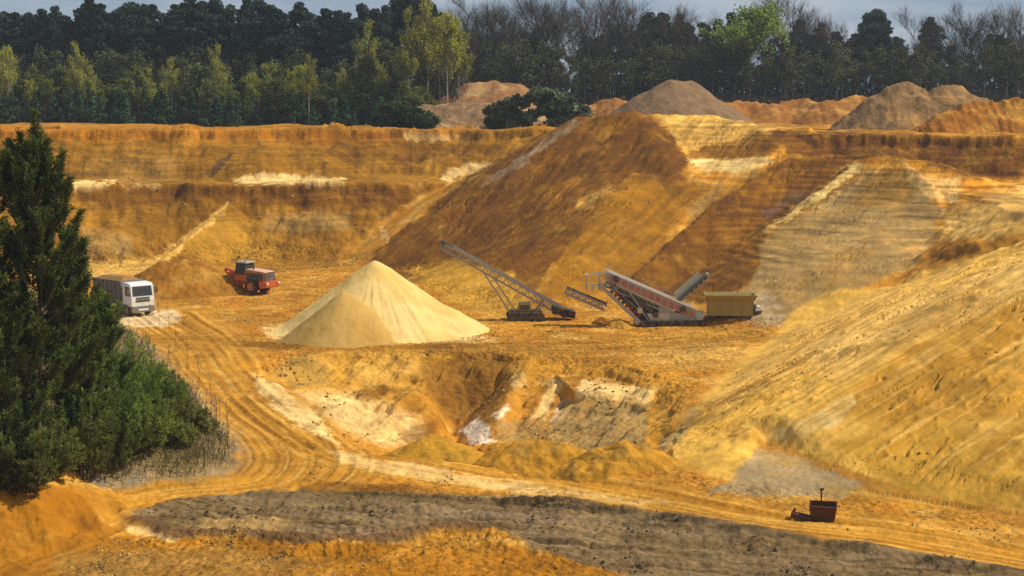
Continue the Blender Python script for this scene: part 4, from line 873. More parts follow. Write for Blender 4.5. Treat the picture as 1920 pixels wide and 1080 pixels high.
# bare saplings on the outer edge of the bank
def sapling(px, py, H, label, seed, group='leafless saplings on the bank'):
    rs = np.random.RandomState(seed); 
    D = np.interp(py, [600, 660, 750, 870], [150, 133, 112, 95]); x = U(px, py, D)[0]; z = terrain_z(x, D)
    e = empty('bare_sapling', (x, D, z - .05)); tag(e, label, 'sapling', group)
    t, c = Geo(), Geo(); ln = rs.normal() * .15; t.tube([(0, 0, 0), (ln * .5, 0, H * .5), (ln, 0, H)], [.016, .012, .006], (.22, .16, .10), 4)
    for i in range(20):
        s = rs.uniform(.1, .95); p = np.array([ln * s, 0, H * s]); d = np.array([rs.normal() * .5, rs.normal() * .5, .8]) * H * .25
        c.tube([p, p + d], [.009, .005], (.18, .13, .09), 3)
    link_mesh('stem', t.mesh('stem'), M_BARK, e); link_mesh('twigs', c.mesh('twigs'), M_BARK, e)
for i, (px, py, H, lb) in enumerate(((300, 612, 2.6, 'bare sapling directly in front of the truck cab'), (318, 618, 2.2, 'bare sapling just ahead of the truck bumper'), (345, 622, 2.4, 'bare sapling standing apart ahead of the truck'), (352, 690, 2.6, 'bare sapling above the road bend, highest on the bank edge'),
        (375, 720, 2.2, 'bare sapling in the pale grass beside the road, upper of three'), (398, 765, 2.0, 'bare sapling in the pale grass beside the road, middle of three'), (412, 800, 1.6, 'bare sapling in the pale grass beside the road, lower of three'), (330, 660, 2.4, 'bare sapling by the grey stony patch on the bank'))):
    sapling(px, py, H, lb, 400 + i)
for i in range(26):
    t_ = (i + _tr.random()) / 26; sapling(262 + 165 * t_ ** .9 + _tr.uniform(-22, 12), 640 + 215 * t_ + _tr.uniform(-10, 14), _tr.uniform(1.0, 2.2), 'dry wispy leafless sapling in the pale grass along the bank edge', 440 + i, 'dry saplings along the bank edge')
# ------------------------------------------------------------------ machines
def paint(name, col, rough=0.55, dirt=0.45, metal=0.0, dust=(0.42, 0.26, 0.07)):
    m, n, l, b = new_mat(name)
    geo = n.new('ShaderNodeNewGeometry'); t = n.new('ShaderNodeTexNoise'); t.inputs['Scale'].default_value = 2.4; t.inputs['Detail'].default_value = 7; t.inputs['Roughness'].default_value = .7
    l.new(geo.outputs['Position'], t.inputs['Vector'])
    r = n.new('ShaderNodeMapRange'); r.inputs['From Min'].default_value = .42; r.inputs['From Max'].default_value = .72; r.inputs['To Max'].default_value = dirt
    l.new(t.outputs['Fac'], r.inputs['Value'])
    x = n.new('ShaderNodeMixRGB'); x.inputs['Color1'].default_value = (*col, 1); x.inputs['Color2'].default_value = (*dust, 1)
    l.new(r.outputs['Result'], x.inputs['Fac']); l.new(x.outputs['Color'], b.inputs['Base Color'])
    b.inputs['Roughness'].default_value = rough; b.inputs['Metallic'].default_value = metal; b.inputs['Specular IOR Level'].default_value = .35
    return m
P_WHITE = paint('white paint', (.74, .75, .74), .45, .30); P_GREY = paint('grey steel', (.30, .29, .27), .6, .5); P_LIGHT = paint('pale grey steel', (.36, .34, .30), .6, .68)
P_DARK = paint('dark steel', (.05, .05, .05), .6, .4); P_RUB = paint('rubber', (.022, .021, .020), .85, .45); P_BODY = paint('dull tipper steel', (.16, .15, .14), .65, .6)
P_RED = paint('red paint', (.60, .115, .024), .5, .30)
P_ORANGE = paint('orange paint', (.58, .16, .03), .5, .35); P_GLASS = paint('dark glass', (.035, .042, .05), .12, .12); P_OLIVE = paint('olive yellow paint', (.36, .27, .07), .7, .55, 0, (.30, .19, .05))
P_RUST = paint('rust', (.115, .045, .018), .85, .35, 0, (.10, .03, .012)); P_CREAM = paint('dusty cream paint', (.60, .55, .40), .6, .45); P_BELT = paint('conveyor belt', (.045, .042, .04), .8, .55)
P_REDW = paint('faded red panel', (.46, .085, .045), .6, .45, 0, (.55, .46, .38)); P_LAMP = paint('lamp glass', (.75, .72, .62), .2, .1); P_PLATE = paint('white plate', (.85, .84, .8), .5, .1)
P_DIRT = paint('loaded dirt', (.30, .14, .03), .95, .5)
P_DRED = paint('dark red steel', (.26, .045, .018), .6, .5)
P_HOOD_LIT = paint('hood top highlight', (.72, .42, .28), .4, .35)  # paler than the hood: its whitish top highlight painted in
class MB:
    def __init__(s): s.v, s.f = [], []
    def _add(s, v, f):
        o = len(s.v); s.v += [tuple(p) for p in v]; s.f += [tuple(i + o for i in q) for q in f]; return s
    def hexa(s, b, t):                                     # four bottom and four top corners, each ring in order
        return s._add(list(b) + list(t), [(3, 2, 1, 0), (4, 5, 6, 7), (0, 1, 5, 4), (1, 2, 6, 5), (2, 3, 7, 6), (3, 0, 4, 7)])
    def box(s, x0, x1, y0, y1, z0, z1, tx0=0, tx1=0, ty=0):
        return s.hexa([(x0, y0, z0), (x1, y0, z0), (x1, y1, z0), (x0, y1, z0)], [(x0 + tx0, y0 + ty, z1), (x1 - tx1, y0 + ty, z1), (x1 - tx1, y1 - ty, z1), (x0 + tx0, y1 - ty, z1)])
    def bar(s, p, q, w, h, up=(0, 0, 1)):
        p, q = Vector(p), Vector(q); d = (q - p).normalized(); a = d.cross(Vector(up))
        if a.length < 1e-3: a = d.cross(Vector((0, 1, 0)))
        a.normalize(); b = a.cross(d); a *= w / 2; b *= h / 2
        return s.hexa([p - a - b, p + a - b, p + a + b, p - a + b], [q - a - b, q + a - b, q + a + b, q - a + b])
    def cyl(s, p, q, r, n=16, r2=None):
        p, q = Vector(p), Vector(q); d = (q - p).normalized(); a = d.orthogonal().normalized(); b = d.cross(a); r2 = r if r2 is None else r2
        v = [p + r * (math.cos(6.2832 * i / n) * a + math.sin(6.2832 * i / n) * b) for i in range(n)] + [q + r2 * (math.cos(6.2832 * i / n) * a + math.sin(6.2832 * i / n) * b) for i in range(n)]
        return s._add(v, [tuple(range(n - 1, -1, -1)), tuple(range(n, 2 * n))] + [(i, (i + 1) % n, n + (i + 1) % n, n + i) for i in range(n)])
    def prism(s, prof, y0, y1):                             # x-z outline pulled along y
        n = len(prof)
        return s._add([(x, y0, z) for x, z in prof] + [(x, y1, z) for x, z in prof], [tuple(range(n)), tuple(range(2 * n - 1, n - 1, -1))] + [(i, n + i, n + (i + 1) % n, (i + 1) % n) for i in range(n)])
    def build(s, name, mat, parent, bevel=0.0):
        me = bpy.data.meshes.new(name); me.from_pydata(s.v, [], s.f); me.update()
        o = link_mesh(name, me, mat, parent)
        import bmesh
        bm = bmesh.new(); bm.from_mesh(me); bmesh.ops.recalc_face_normals(bm, faces=bm.faces)
        if bevel: bmesh.ops.bevel(bm, geom=[e for e in bm.edges if e.is_manifold and e.calc_face_angle(0) > .6], offset=bevel, segments=2, affect='EDGES', clamp_overlap=True)
        bm.to_mesh(me); bm.free(); return o
def wheel(parent, x, y, r, w, rimmat, out):
    t = MB(); n = 24; prof = [(r * .55, -w / 2), (r * .93, -w / 2), (r, -w * .36), (r, w * .36), (r * .93, w / 2), (r * .55, w / 2)]
    v = []; k = len(prof)
    for i in range(n):
        a = 6.2832 * i / n
        for rr, yy in prof:
            rr2 = rr * (1.02 if (i % 2 and rr == r) else 1); v.append((x + rr2 * math.cos(a), y + yy, r + rr2 * math.sin(a)))
    t._add(v, [(i * k + j, i * k + (j + 1) % k, ((i + 1) % n) * k + (j + 1) % k, ((i + 1) % n) * k + j) for i in range(n) for j in range(k)])
    wh = t.build('wheel', P_RUB, parent)
    MB().cyl((x, y - w * .40, r), (x, y + w * .40, r), r * .555, 18).cyl((x, y + out * w * .3, r), (x, y + out * w * .5, r), r * .25, 10).build('rim', rimmat, wh)
    return wh
# tipper truck
def truck():
    D = 158.5; x, y, _ = U(232, 585, D); e = empty('tipper_truck', (x, y, terrain_z(x, y)), R(-50))
    tag(e, 'white cabbed tipper truck with grey body, half hidden by the near pine', 'truck')
    MB().box(-4.0, 3.9, -.45, -.25, .75, 1.05).box(-4.0, 3.9, .25, .45, .75, 1.05).box(-3.9, -3.7, -.9, .9, .7, 1.0).build('chassis', P_DARK, e)
    cab = MB().prism([(2.25, .95), (4.08, .95), (4.12, 1.55), (4.08, 1.95), (3.88, 3.02), (3.62, 3.2), (2.35, 3.24), (2.25, 3.1)], -1.22, 1.22).build('cab', P_WHITE, e, .05)
    MB().hexa([(4.095, -1.05, 1.98), (4.095, 1.05, 1.98), (4.075, 1.05, 1.98), (4.075, -1.05, 1.98)], [(3.915, -1.0, 2.92), (3.915, 1.0, 2.92), (3.88, 1.0, 2.92), (3.88, -1.0, 2.92)]).build('windshield', P_GLASS, cab)
    for s in (-1, 1):
        MB().prism([(2.85, 1.98), (3.86, 1.98), (3.68, 2.85), (2.85, 2.9)], s * 1.215, s * 1.235).build('side_window', P_GLASS, cab)
        MB().bar((3.9, s * 1.25, 2.75), (4.05, s * 1.5, 2.7), .04, .04).box(3.98, 4.08, s * 1.5 - .11, s * 1.5 + .11, 2.2, 2.75).build('mirror', P_DARK, cab)
        MB().box(4.1, 4.15, s * .95 - .2, s * .95 + .2, 1.0, 1.2).build('headlight', P_LAMP, cab)
        MB().box(2.5, 3.5, s * 1.03 - .22, s * 1.03 + .22, 1.02, 1.12).build('mudguard', P_DARK, e)
    MB().box(4.105, 4.15, -.75, .75, 1.42, 1.62).box(4.105, 4.15, -.7, .7, 1.7, 1.86).build('grille', P_DARK, cab)
    MB().box(3.85, 4.2, -1.22, 1.22, .42, .95).build('bumper', P_BODY, cab, .04)
    MB().box(4.19, 4.22, -.5, .5, .6, .74).build('number_plate', P_PLATE, cab)
    MB().box(2.0, 2.2, -1.0, 1.0, 1.0, 2.9).build('cab_guard', P_GREY, e)
    bd = MB().hexa([(-4.0, -1.1, 1.25), (1.9, -1.1, 1.25), (1.9, 1.1, 1.25), (-4.0, 1.1, 1.25)], [(-4.2, -1.25, 3.15), (1.95, -1.25, 3.3), (1.95, 1.25, 3.3), (-4.2, 1.25, 3.15)])
    for k in range(7):
        xx = -3.7 + k * .9
        for s in (-1, 1): bd.bar((xx, s * 1.14, 1.25), (xx, s * 1.29, 3.1), .12, .08, (1, 0, 0))
    for s in (-1, 1): bd.bar((-4.2, s * 1.28, 3.12), (1.95, s * 1.28, 3.27), .1, .14)
    bd = bd.build('tipper_body', P_BODY, e)
    MB().hexa([(-4.0, -1.15, 3.1), (1.85, -1.15, 3.2), (1.85, 1.15, 3.2), (-4.0, 1.15, 3.1)], [(-3.2, -.5, 3.45), (1.2, -.5, 3.6), (1.2, .5, 3.6), (-3.2, .5, 3.45)]).build('load', P_DIRT, bd)
    for a in (-3.1, -.55): MB().box(a, a + .55, -1.31, -1.27, 1.5, 2.05).build('marker_panel', P_RED, bd)
    MB().cyl((.2, -.8, .85), (1.6, -.8, .85), .32).build('fuel_tank', P_LIGHT, e)
    for xx in (3.0, -1.5, -2.85):
        for s in (-1, 1): wheel(e, xx, s * 1.0, .52, .36, P_LIGHT, s)
truck()
# wheel loader
def loader():
    D = 174; x, y, _ = U(460, 550, D); e = empty('wheel_loader', (x, y, terrain_z(x, y)), R(149))
    tag(e, 'red orange wheel loader with its bucket in the dirt heap', 'wheel loader')
    MB().box(-3.3, -.4, -.62, .62, .75, 1.35).build('rear_frame', P_RED, e)
    MB().hexa([(-3.75, -1.2, .75), (-2.9, -1.2, .62), (-2.9, 1.2, .62), (-3.75, 1.2, .75)], [(-3.85, -1.25, 1.45), (-2.85, -1.25, 1.45), (-2.85, 1.25, 1.45), (-3.85, 1.25, 1.45)]).build('counterweight', P_RED, e, .08)
    hd = MB().hexa([(-3.55, -.95, 1.45), (-.75, -.95, 1.35), (-.75, .95, 1.35), (-3.55, .95, 1.45)], [(-3.35, -.85, 2.35), (-.75, -.85, 2.55), (-.75, .85, 2.55), (-3.35, .85, 2.35)]).build('engine_hood', P_ORANGE, e, .06)
    MB().hexa([(-3.60, -.9, 1.47), (-3.53, -.9, 1.47), (-3.53, .9, 1.47), (-3.60, .9, 1.47)], [(-3.42, -.8, 2.3), (-3.35, -.8, 2.3), (-3.35, .8, 2.3), (-3.42, .8, 2.3)]).build('grille', P_DARK, hd)
    MB().hexa([(-3.36, -.84, 2.36), (-.8, -.84, 2.545), (-.8, .84, 2.545), (-3.36, .84, 2.36)], [(-3.3, -.8, 2.42), (-.8, -.8, 2.61), (-.8, .8, 2.61), (-3.3, .8, 2.42)]).build('hood_top', P_HOOD_LIT, hd)
    for s in (-1, 1):
        MB().box(-3.2, -1.0, s * .96 - .02, s * .96 + .02, 1.45, 2.2).build('side_vent', P_DARK, hd)
        MB().box(-3.9, -3.84, s * .95 - .15, s * .95 + .15, 1.1, 1.3).build('tail_light', P_LAMP, e)
    MB().cyl((-1.6, .45, 2.5), (-1.6, .45, 3.25), .09, 10).build('exhaust_pipe', P_DARK, e)
    cb = MB().box(-.75, .75, -.75, .75, 1.3, 1.95).build('cab', P_RED, e, .03)
    MB().hexa([(-.68, -.70, 1.95), (.72, -.70, 1.95), (.72, .70, 1.95), (-.68, .70, 1.95)], [(-.62, -.66, 3.2), (.55, -.66, 3.2), (.55, .66, 3.2), (-.62, .66, 3.2)]).build('cab_glass', P_GLASS, cb)
    po = MB()
    for a, b in ((-.69, -.63), (.05, .05), (.73, .56)):
        for s in (-1, 1): po.bar((a, s * .72, 1.95), (b, s * .68, 3.2), .08, .08, (1, 0, 0))
    po.build('cab_post', P_DARK, cb)
    MB().box(-.85, .75, -.85, .85, 3.2, 3.36, .05, .05, .05).build('cab_roof', P_LIGHT, cb, .03)
    MB().cyl((-.5, .5, 3.36), (-.5, .5, 3.56), .08, 10).build('beacon', P_ORANGE, cb)
    MB().box(.5, 2.4, -.55, .55, .7, 1.5).hexa([(1.0, -.5, 1.5), (1.9, -.5, 1.5), (1.9, .5, 1.5), (1.0, .5, 1.5)], [(1.1, -.45, 2.2), (1.5, -.45, 2.2), (1.5, .45, 2.2), (1.1, .45, 2.2)]).build('front_frame', P_RED, e)
    ar = MB()
    for s in (-1, 1): ar.prism([(1.1, 1.75), (1.4, 2.15), (2.5, 2.15), (3.5, 1.15), (3.35, .8), (2.35, 1.7)], s * .55 - .09, s * .55 + .09)
    ar.build('lift_arm', P_RED, e)
    MB().bar((1.4, 0, 2.15), (2.6, 0, 2.4), .2, .22).bar((2.6, 0, 2.5), (2.9, 0, 1.2), .2, .25).build('bucket_link', P_RED, e)
    MB().prism([(3.3, .55), (3.25, 1.25), (3.6, 1.75), (3.7, 1.7), (3.42, 1.2), (3.5, .6), (4.6, .38), (4.6, .3), (3.45, .42)], -1.45, 1.45).prism([(3.35, .5), (3.3, 1.25), (3.65, 1.7), (4.5, .4)], -1.5, -1.44).prism([(3.35, .5), (3.3, 1.25), (3.65, 1.7), (4.5, .4)], 1.44, 1.5).build('bucket', P_RED, e)
    for xx in (-1.75, 1.65):
        for s in (-1, 1): wheel(e, xx, s * 1.02, .80, .62, P_ORANGE, s)
    for s in (-1, 1): MB().box(-2.5, -1.0, s * 1.05 - .3, s * 1.05 + .3, 1.66, 1.76).build('mudguard', P_DARK, e)
loader()
def tracks(parent, x0, x1, ys, h, w):
    for yy in ys:
        r = h / 2; n = 8
        prof = [(x0 + r - r * math.sin(math.pi * i / n), r - r * math.cos(math.pi * i / n)) for i in range(n + 1)] + [(x1 - r + r * math.sin(math.pi * i / n), r + r * math.cos(math.pi * i / n)) for i in range(n + 1)]
        t = MB().prism(prof, yy - w / 2, yy + w / 2).build('crawler_track', P_RUB, parent)
        for k in range(4): cx_ = x0 + r + (x1 - x0 - 2 * r) * k / 3; MB().cyl((cx_, yy - w / 2 - .03, r), (cx_, yy + w / 2 + .03, r), r * .55, 12).build('track_roller', P_DARK, t)
def truss(m, p, q, w, h, n, t=.09):                        # box lattice between two points
    p, q = Vector(p), Vector(q); d = (q - p); side = Vector((-d.y, d.x, 0)).normalized() * w / 2; up = d.cross(side).normalized() * h
    if up.z < 0: up = -up
    for s in (-1, 1):
        m.bar(p + side * s, q + side * s, t, t * 1.4); m.bar(p + side * s - up, q + side * s - up, t, t * 1.2)
        for i in range(n):
            a, b = p + d * (i / n) + side * s, p + d * ((i + 1) / n) + side * s
            m.bar(a - up, b, t * .7, t * .7); m.bar(b, b - up, t * .7, t * .7)
    for i in range(n + 1): c = p + d * (i / n) - up; m.bar(c + side, c - side, t * .7, t * .7)
def belt(parent, p, q, w, name='belt'):
    p, q = Vector(p), Vector(q); d = (q - p).normalized(); up = Vector((0, 0, 1)) - d * d.z; up.normalize()
    return MB().bar(p + up * .12, q + up * .12, w, .10).build(name, P_BELT, parent)
# stacking conveyor
def stacker():
    D = 153; x, y, _ = U(985, 600, D); k = F_PX / D; e = empty('stacking_conveyor', (x, y, terrain_z(x, y) - .05), R(4))
    tag(e, 'tracked stacking conveyor with long lattice boom raised over the pale sand cone', 'conveyor')
    L = lambda px, py, yy=0.0: ((px - 985) / k, yy, (600 - py) / k)
    head, tail = L(830, 452), L(1068, 588)
    m = MB(); truss(m, tail, head, 1.1, .58, 18, .075); m.build('boom', P_GREY, e)
    belt(e, tail, head, .85)
    for s in (-1, 1): MB().bar(Vector(L(1050, 577)) + Vector((0, s * .56, .16)), Vector(L(850, 463)) + Vector((0, s * .56, .16)), .05, .24).build('side_guard', P_LIGHT, e)
    MB().cyl(Vector(head) + Vector((0, -.62, .02)), Vector(head) + Vector((0, .62, .02)), .24).build('head_drum', P_DARK, e)
    MB().bar(L(832, 452, -.5), L(826, 470, -.5), .05, .05).bar(L(832, 452, .5), L(826, 470, .5), .05, .05).build('belt_scraper', P_DARK, e)
    for a, b in (((957, 588), (908, 512)), ((970, 588), (928, 524))):
        st = MB()
        for s in (-.72, .72): st.bar(L(*a, s), L(*b, s), .13, .13)
        for i in range(1, 5):
            u = i / 5; c = (a[0] + (b[0] - a[0]) * u, a[1] + (b[1] - a[1]) * u); st.bar(L(*c, -.72), L(*c, .72), .07, .07)
        st.build('strut', P_GREY, e)
    tie = MB()
    for i in range(5):
        u0, u1 = i / 5, (i + 1) / 5
        for s in (-.72, .72): tie.bar(L(957 - 49 * u0, 588 - 76 * u0, s), L(970 - 42 * u1, 588 - 64 * u1, s), .05, .05)
    tie.build('strut_lattice', P_GREY, e)
    tracks(e, *(v[0] for v in (L(950, 600), L(1020, 600))), (-1.05, 1.05), .82, .45)
    MB().box(-1.4, 1.5, -.85, .85, .45, .95).build('undercarriage', P_DARK, e)
    en = MB().box(-.75, .55, -.7, .7, .95, 1.65, .15, .05, .05).build('engine_box', P_OLIVE, e, .04)
    MB().box(-.6, .3, -.73, -.695, 1.05, 1.5).build('vent_panel', P_DARK, en)
    MB().bar(L(1003, 586, -.6), L(1022, 560, -.6), .12, .12).bar(L(1003, 586, .6), L(1022, 560, .6), .12, .12).bar(L(1022, 560, -.6), L(1022, 560, .6), .1, .1).build('tail_support', P_LIGHT, e)
    a, b = Vector(L(1036, 588)), Vector(L(1078, 598))
    MB().hexa([a + Vector((0, -.5, 0)), b + Vector((0, -.5, 0)), b + Vector((0, .5, 0)), a + Vector((0, .5, 0))], [Vector(L(1036, 572, -1.0)), Vector(L(1079, 583, -1.0)), Vector(L(1079, 583, 1.0)), Vector(L(1036, 572, 1.0))]).build('feed_boot', P_RUB, e)
stacker()
# mobile screening plant
def screener():
    D = 149.5; x, y, _ = U(1240, 616, D); k = F_PX / D; e = empty('screening_plant', (x, y, terrain_z(x, y) - .05), R(3))
    tag(e, 'large tracked screening machine with slanting red and white screen box', 'screening machine')
    L = lambda px, py, yy=0.0: ((px - 1240) / k, yy, (616 - py) / k)
    def band(p0, p1, p2, p3, y0, y1): return MB().hexa([L(*p0, y0), L(*p1, y0), L(*p1, y1), L(*p0, y1)], [L(*p3, y0), L(*p2, y0), L(*p2, y1), L(*p3, y1)])
    sb = band((1133, 527), (1305, 602), (1300, 583), (1138, 511), -.85, 1.0).build('screen_box', P_LIGHT, e)
    MB().bar(L(1134, 509, -.9), L(1302, 582, -.9), .10, .16).bar(L(1134, 509, 1.05), L(1302, 582, 1.05), .10, .16).build('top_rail', P_PLATE, sb)
    for i in range(13):                                    # red side plates between pale ribs
        u, v = (i + .16) / 13, (i + .78) / 13; P_ = lambda t, o: (1136 + 165 * t, 511 + 74 * t + o)
        MB().hexa([L(*P_(u, 14), -.90), L(*P_(v, 14), -.90), L(*P_(v, 14), -.855), L(*P_(u, 14), -.855)], [L(*P_(u, 5), -.90), L(*P_(v, 5), -.90), L(*P_(v, 5), -.855), L(*P_(u, 5), -.855)]).build('side_plate', P_REDW, sb)
    for px, py in ((1150, 524), (1278, 582)): MB().cyl(L(px, py, -1.0), L(px, py, -.88), .3, 14).build('drive_wheel', P_DARK, sb)
    lo = MB(); truss(lo, L(1300, 604), L(1135, 533), 1.3, .35, 12, .09); lo.build('fines_conveyor', P_GREY, e); belt(e, L(1296, 600), L(1135, 531), 1.0)
    sc = MB(); 
    for s in (-1.25, -.55): sc.bar(L(1118, 533, s), L(1196, 606, s), .10, .34)
    for i in range(9): u = i / 8; sc.bar(L(1118 + 78 * u, 533 + 73 * u, -1.25), L(1118 + 78 * u, 533 + 73 * u, -.55), .06, .06)
    sc = sc.build('side_conveyor', P_LIGHT, e)
    MB().bar(L(1121, 534, -.9), L(1192, 601, -.9), .5, .16).build('belt', P_BELT, sc)
    MB().cyl(L(1190, 604, -1.35), L(1190, 604, -.45), .27, 16).build('tail_drum', P_LIGHT, sc)
    MB().hexa([L(1140, 540, -.3), L(1205, 610, -.3), L(1205, 610, .5), L(1140, 540, .5)], [L(1160, 535, -.3), L(1280, 600, -.3), L(1280, 600, .5), L(1160, 535, .5)]).build('inner_frame', P_DARK, e)
    rb = MB()
    for i in range(8): u, v = i / 8, (i + .72) / 8; rb.bar(L(1142 + 58 * u, 546 + 52 * u, -.6), L(1142 + 58 * v, 546 + 52 * v, -.6), .10, .42)
    rb.build('red_beam', P_DRED, e)
    MB().bar(L(1134, 548, -.72), L(1202, 610, -.72), .05, .07).bar(L(1146, 540, -.72), L(1214, 601, -.72), .05, .07).build('hose_rail', P_LIGHT, e)
    hr = MB()
    for i in range(10): u = i / 9; hr.bar(L(1140 + 158 * u, 510 + 71 * u, 1.1), L(1140 + 158 * u, 500 + 71 * u, 1.1), .045, .045)
    hr.bar(L(1140, 500, 1.1), L(1298, 571, 1.1), .05, .05).build('handrail', P_GREY, e)
    for px, py in ((1168, 566), (1196, 584), (1226, 592)): MB().box(L(px - 4, py)[0], L(px + 5, py)[0], -.95, -.62, L(px, py + 5)[2], L(px, py - 5)[2]).build('valve_box', P_DARK if px != 1196 else P_CREAM, e)
    MB().bar(L(1160, 540, -.7), L(1224, 590, -.7), .12, .42).build('dark_beam', P_DARK, e)
    MB().bar(L(1152, 536, -.78), L(1262, 586, -.78), .08, .12).build('walkway', P_CREAM, e)
    lc = MB(); truss(lc, L(1136, 577, .4), L(1062, 545, .4), .9, .5, 6, .12); lc = lc.build('discharge_conveyor', P_LIGHT, e)
    MB().bar(L(1136, 574, .4), L(1062, 542, .4), .95, .14).build('belt', P_BELT, lc)
    fr = MB()
    for px in (1098, 1122):
        fr.bar(L(px, 548, -.3), L(px, 518, -.3), .1, .1); fr.bar(L(px, 548, .8), L(px, 518, .8), .1, .1)
    fr.bar(L(1098, 519, -.3), L(1136, 514, -.3), .1, .1).bar(L(1098, 519, .8), L(1136, 514, .8), .1, .1).bar(L(1098, 535, -.3), L(1136, 535, -.3), .1, .1).bar(L(1098, 519, -.3), L(1098, 519, .8), .1, .1)
    fr.bar(L(1122, 548, -.3), L(1136, 530, -.3), .12, .12).bar(L(1108, 535, -.3), L(1108, 548, -.3), .3, .3); fr.build('head_frame', P_CREAM, e)
    ch = MB().hexa([L(1222, 612, -.75), L(1312, 612, -.75), L(1312, 612, .9), L(1222, 612, .9)], [L(1210, 590, -.75), L(1322, 590, -.75), L(1322, 590, .9), L(1210, 590, .9)]).build('chassis', P_CREAM, e)
    MB().hexa([L(1232, 590, -.72), L(1268, 590, -.72), L(1268, 590, .8), L(1232, 590, .8)], [L(1232, 578, -.72), L(1252, 578, -.72), L(1252, 578, .8), L(1232, 578, .8)]).build('engine_cover', P_LIGHT, e, .03)
    MB().hexa([L(1254, 604, -.80), L(1292, 604, -.80), L(1292, 604, -.76), L(1254, 604, -.76)], [L(1254, 590, -.80), L(1292, 590, -.80), L(1292, 590, -.76), L(1254, 590, -.76)]).build('control_panel', P_LIGHT, ch)
    for a_, b_ in ((L(1185, 560, .6), L(1195, 610, .6)), (L(1240, 560, .8), L(1240, 605, .8)), (L(1176, 548, -.7), L(1214, 604, -.7)), (L(1150, 545, .8), L(1200, 606, .8))): MB().bar(a_, b_, .14, .14).build('support_leg', P_GREY, e)
    tracks(e, L(1196, 616)[0], L(1322, 616)[0], (-1.05, 1.15), .62, .5)
    fc = MB().bar(L(1272, 570, .5), L(1328, 522, .5), .9, .28).build('folded_conveyor', P_DARK, e)
    MB().bar(L(1270, 561, .95), L(1316, 520, .95), .08, .62).build('conveyor_cover', P_CREAM, fc)
    MB().cyl(L(1329, 521, .0), L(1329, 521, 1.0), .2, 14).build('head_drum', P_LIGHT, fc)
    m = MB()
    for i in range(7): u = i / 6; m.bar(L(1276 + 52 * u, 571 - 47 * u, -.02), L(1276 + 52 * u, 571 - 47 * u, .06), .12, .3)
    m.build('idler_bracket', P_LIGHT, fc)
screener()
def hopper():
    D = 150; x, y, _ = U(1372, 615, D); k = F_PX / D; e = empty('feed_hopper', (x, y, terrain_z(x, y) - .05), R(-3))
    tag(e, 'olive yellow steel feed hopper with a wide rim at the end of the screening machine', 'hopper')
    L = lambda px, py, yy=0.0: ((px - 1372) / k, yy, (613 - py) / k)
    y0, y1 = -1.1, 1.3
    bd = MB().box(L(1326, 0)[0], L(1410, 0)[0], y0, y1, .24, 1.61)
    for px in (1326, 1347, 1368, 1389, 1409): bd.box(L(px, 0)[0] - .04, L(px, 0)[0] + .04, y0 - .06, y0, .24, 1.61)
    bd.build('hopper_body', P_OLIVE, e)
    rim = MB(); a, b = L(1320, 0)[0], L(1416, 0)[0]; z0, z1 = 1.62, 2.14
    rim.hexa([(a + .2, y0 - .0, z0), (b - .2, y0 - .0, z0), (b - .2, y0 + .1, z0), (a + .2, y0 + .1, z0)], [(a, y0 - .35, z1), (b, y0 - .35, z1), (b, y0 - .25, z1), (a, y0 - .25, z1)])
    rim.hexa([(a + .2, y1 - .1, z0), (b - .2, y1 - .1, z0), (b - .2, y1, z0), (a + .2, y1, z0)], [(a, y1 + .25, z1), (b, y1 + .25, z1), (b, y1 + .35, z1), (a, y1 + .35, z1)])
    rim.hexa([(a + .2, y0, z0), (a + .3, y0, z0), (a + .3, y1, z0), (a + .2, y1, z0)], [(a, y0 - .35, z1), (a + .1, y0 - .35, z1), (a + .1, y1 + .35, z1), (a, y1 + .35, z1)])
    rim.hexa([(b - .3, y0, z0), (b - .2, y0, z0), (b - .2, y1, z0), (b - .3, y1, z0)], [(b - .1, y0 - .35, z1), (b, y0 - .35, z1), (b, y1 + .35, z1), (b - .1, y1 + .35, z1)])
    rim.bar((a - .03, y0 - .36, z1), (b + .03, y0 - .36, z1), .08, .12); rim.build('rim', P_OLIVE, e)
    MB().box(a + .3, b - .3, y0 + .1, y1 - .1, 1.63, 1.82).build('load', P_BELT, e)
    for px in (1334, 1402):
        for yy in (y0 + .15, y1 - .15): MB().box(L(px, 0)[0] - .1, L(px, 0)[0] + .1, yy - .1, yy + .1, 0, .24).build('foot', P_DARK, e)
    MB().box(L(1412, 0)[0], L(1418, 0)[0], -.5, .5, .35, 1.2).build('end_plate', P_DARK, e)
    MB().hexa([L(1415, 600, -.6), L(1431, 599, -.6), L(1431, 599, .2), L(1415, 600, .2)], [L(1416, 589, -.6), L(1424, 592, -.6), L(1424, 592, .2), L(1416, 589, .2)]).build('white_chute', P_PLATE, e)
    MB().bar((a + .9, y1, z1), (a + .9, y1, z1 + .9), .06, .06).bar((b - 1.6, y1, z1), (b - 1.4, y1, z1 + .7), .06, .06).build('marker_rod', P_RUST, e)
hopper()
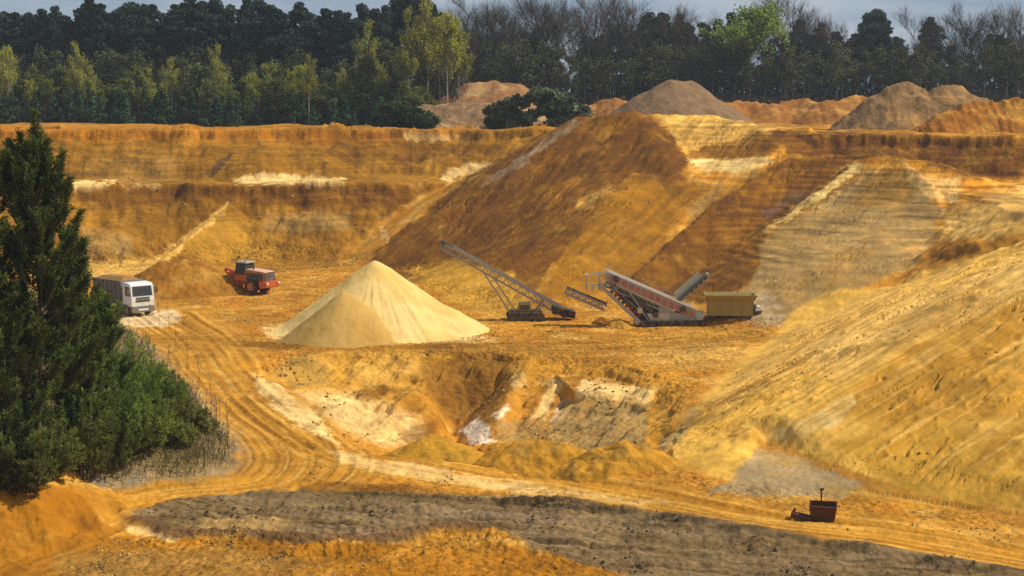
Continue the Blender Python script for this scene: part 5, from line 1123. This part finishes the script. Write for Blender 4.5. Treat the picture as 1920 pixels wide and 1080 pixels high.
# rusty skip and scrap at the foot of the slope
def skip():
    D = G(1543, 974)[1]; x, y, _ = U(1543, 974, D); k = F_PX / D; e = empty('rusty_skip', (x, y, terrain_z(x, y) - .05), R(-12))
    tag(e, 'small rusty open steel skip with an upright bar at the slope foot', 'skip')
    w0, w1, t, h = .58, .68, .05, .76
    b = MB(); b.hexa([(-w0, -.5, .08), (w0, -.5, .08), (w0, -.5 + t, .08), (-w0, -.5 + t, .08)], [(-w1, -.58, h), (w1, -.58, h * .96), (w1, -.58 + t, h * .96), (-w1, -.58 + t, h)])
    b.hexa([(-w0, .5 - t, .08), (w0, .5 - t, .08), (w0, .5, .08), (-w0, .5, .08)], [(-w1, .58 - t, h), (w1, .58 - t, h), (w1, .58, h), (-w1, .58, h)])
    for s in (-1, 1): b.hexa([(s * w0 - t / 2, -.44, .08), (s * w0 + t / 2, -.44, .08), (s * w0 + t / 2, .44, .08), (s * w0 - t / 2, .44, .08)], [(s * w1 - t / 2, -.52, h + .06), (s * w1 + t / 2, -.52, h + .06), (s * w1 + t / 2, .52, h + .06), (s * w1 - t / 2, .52, h + .06)])
    b.box(-w0, w0, -.5, .5, 0, .07); b.build('body', P_RUST, e)
    r = MB()
    for xx in (-.3, .05, .4): r.bar((xx, -.54, .1), (xx * 1.1, -.62, h * .95), .06, .06)
    r.bar((-w1, -.61, h - .03), (w1, -.61, h * .96 - .03), .07, .08); r.build('rib', P_RUST, e)
    MB().bar((-.12, .1, .1), (-.1, .1, 1.5), .08, .08).bar((-.2, .1, 1.45), (.02, .1, 1.5), .07, .1).build('upright_bar', P_RUST, e)
    x2, y2, _ = U(1502, 965, D); s = empty('scrap_frame', (x2, y2, terrain_z(x2, y2) - .04), R(-14))
    tag(s, 'low rusty scrap frame lying against the rusty skip', 'scrap')
    MB().bar((-.5, -.2, .30), (.55, -.25, .10), .16, .2).bar((-.45, .25, .26), (.55, .2, .1), .16, .2).build('beam', P_RUST, s)
    MB().bar((-.42, -.3, .3), (-.4, .35, .28), .12, .26).bar((.1, -.25, .18), (.1, .25, .18), .1, .1).bar((-.38, 0, .3), (-.3, 0, .6), .12, .12).build('cross_bar', P_RUST, s)
skip()

# ------------------------------------------------------------------ thin air between the camera and the wood
def haze():
    m = bpy.data.materials.new('haze air'); m.use_nodes = True; n = m.node_tree.nodes; n.remove(n['Principled BSDF'])
    v = n.new('ShaderNodeVolumePrincipled'); v.inputs['Color'].default_value = (.80, .87, .95, 1); v.inputs['Density'].default_value = 0.00020; v.inputs['Anisotropy'].default_value = 0.2
    m.node_tree.links.new(v.outputs[0], n['Material Output'].inputs['Volume'])
    o = MB().box(-260, 260, -40, 520, -8, 52).build('haze', m, None); tag(o, kind='stuff')
haze()
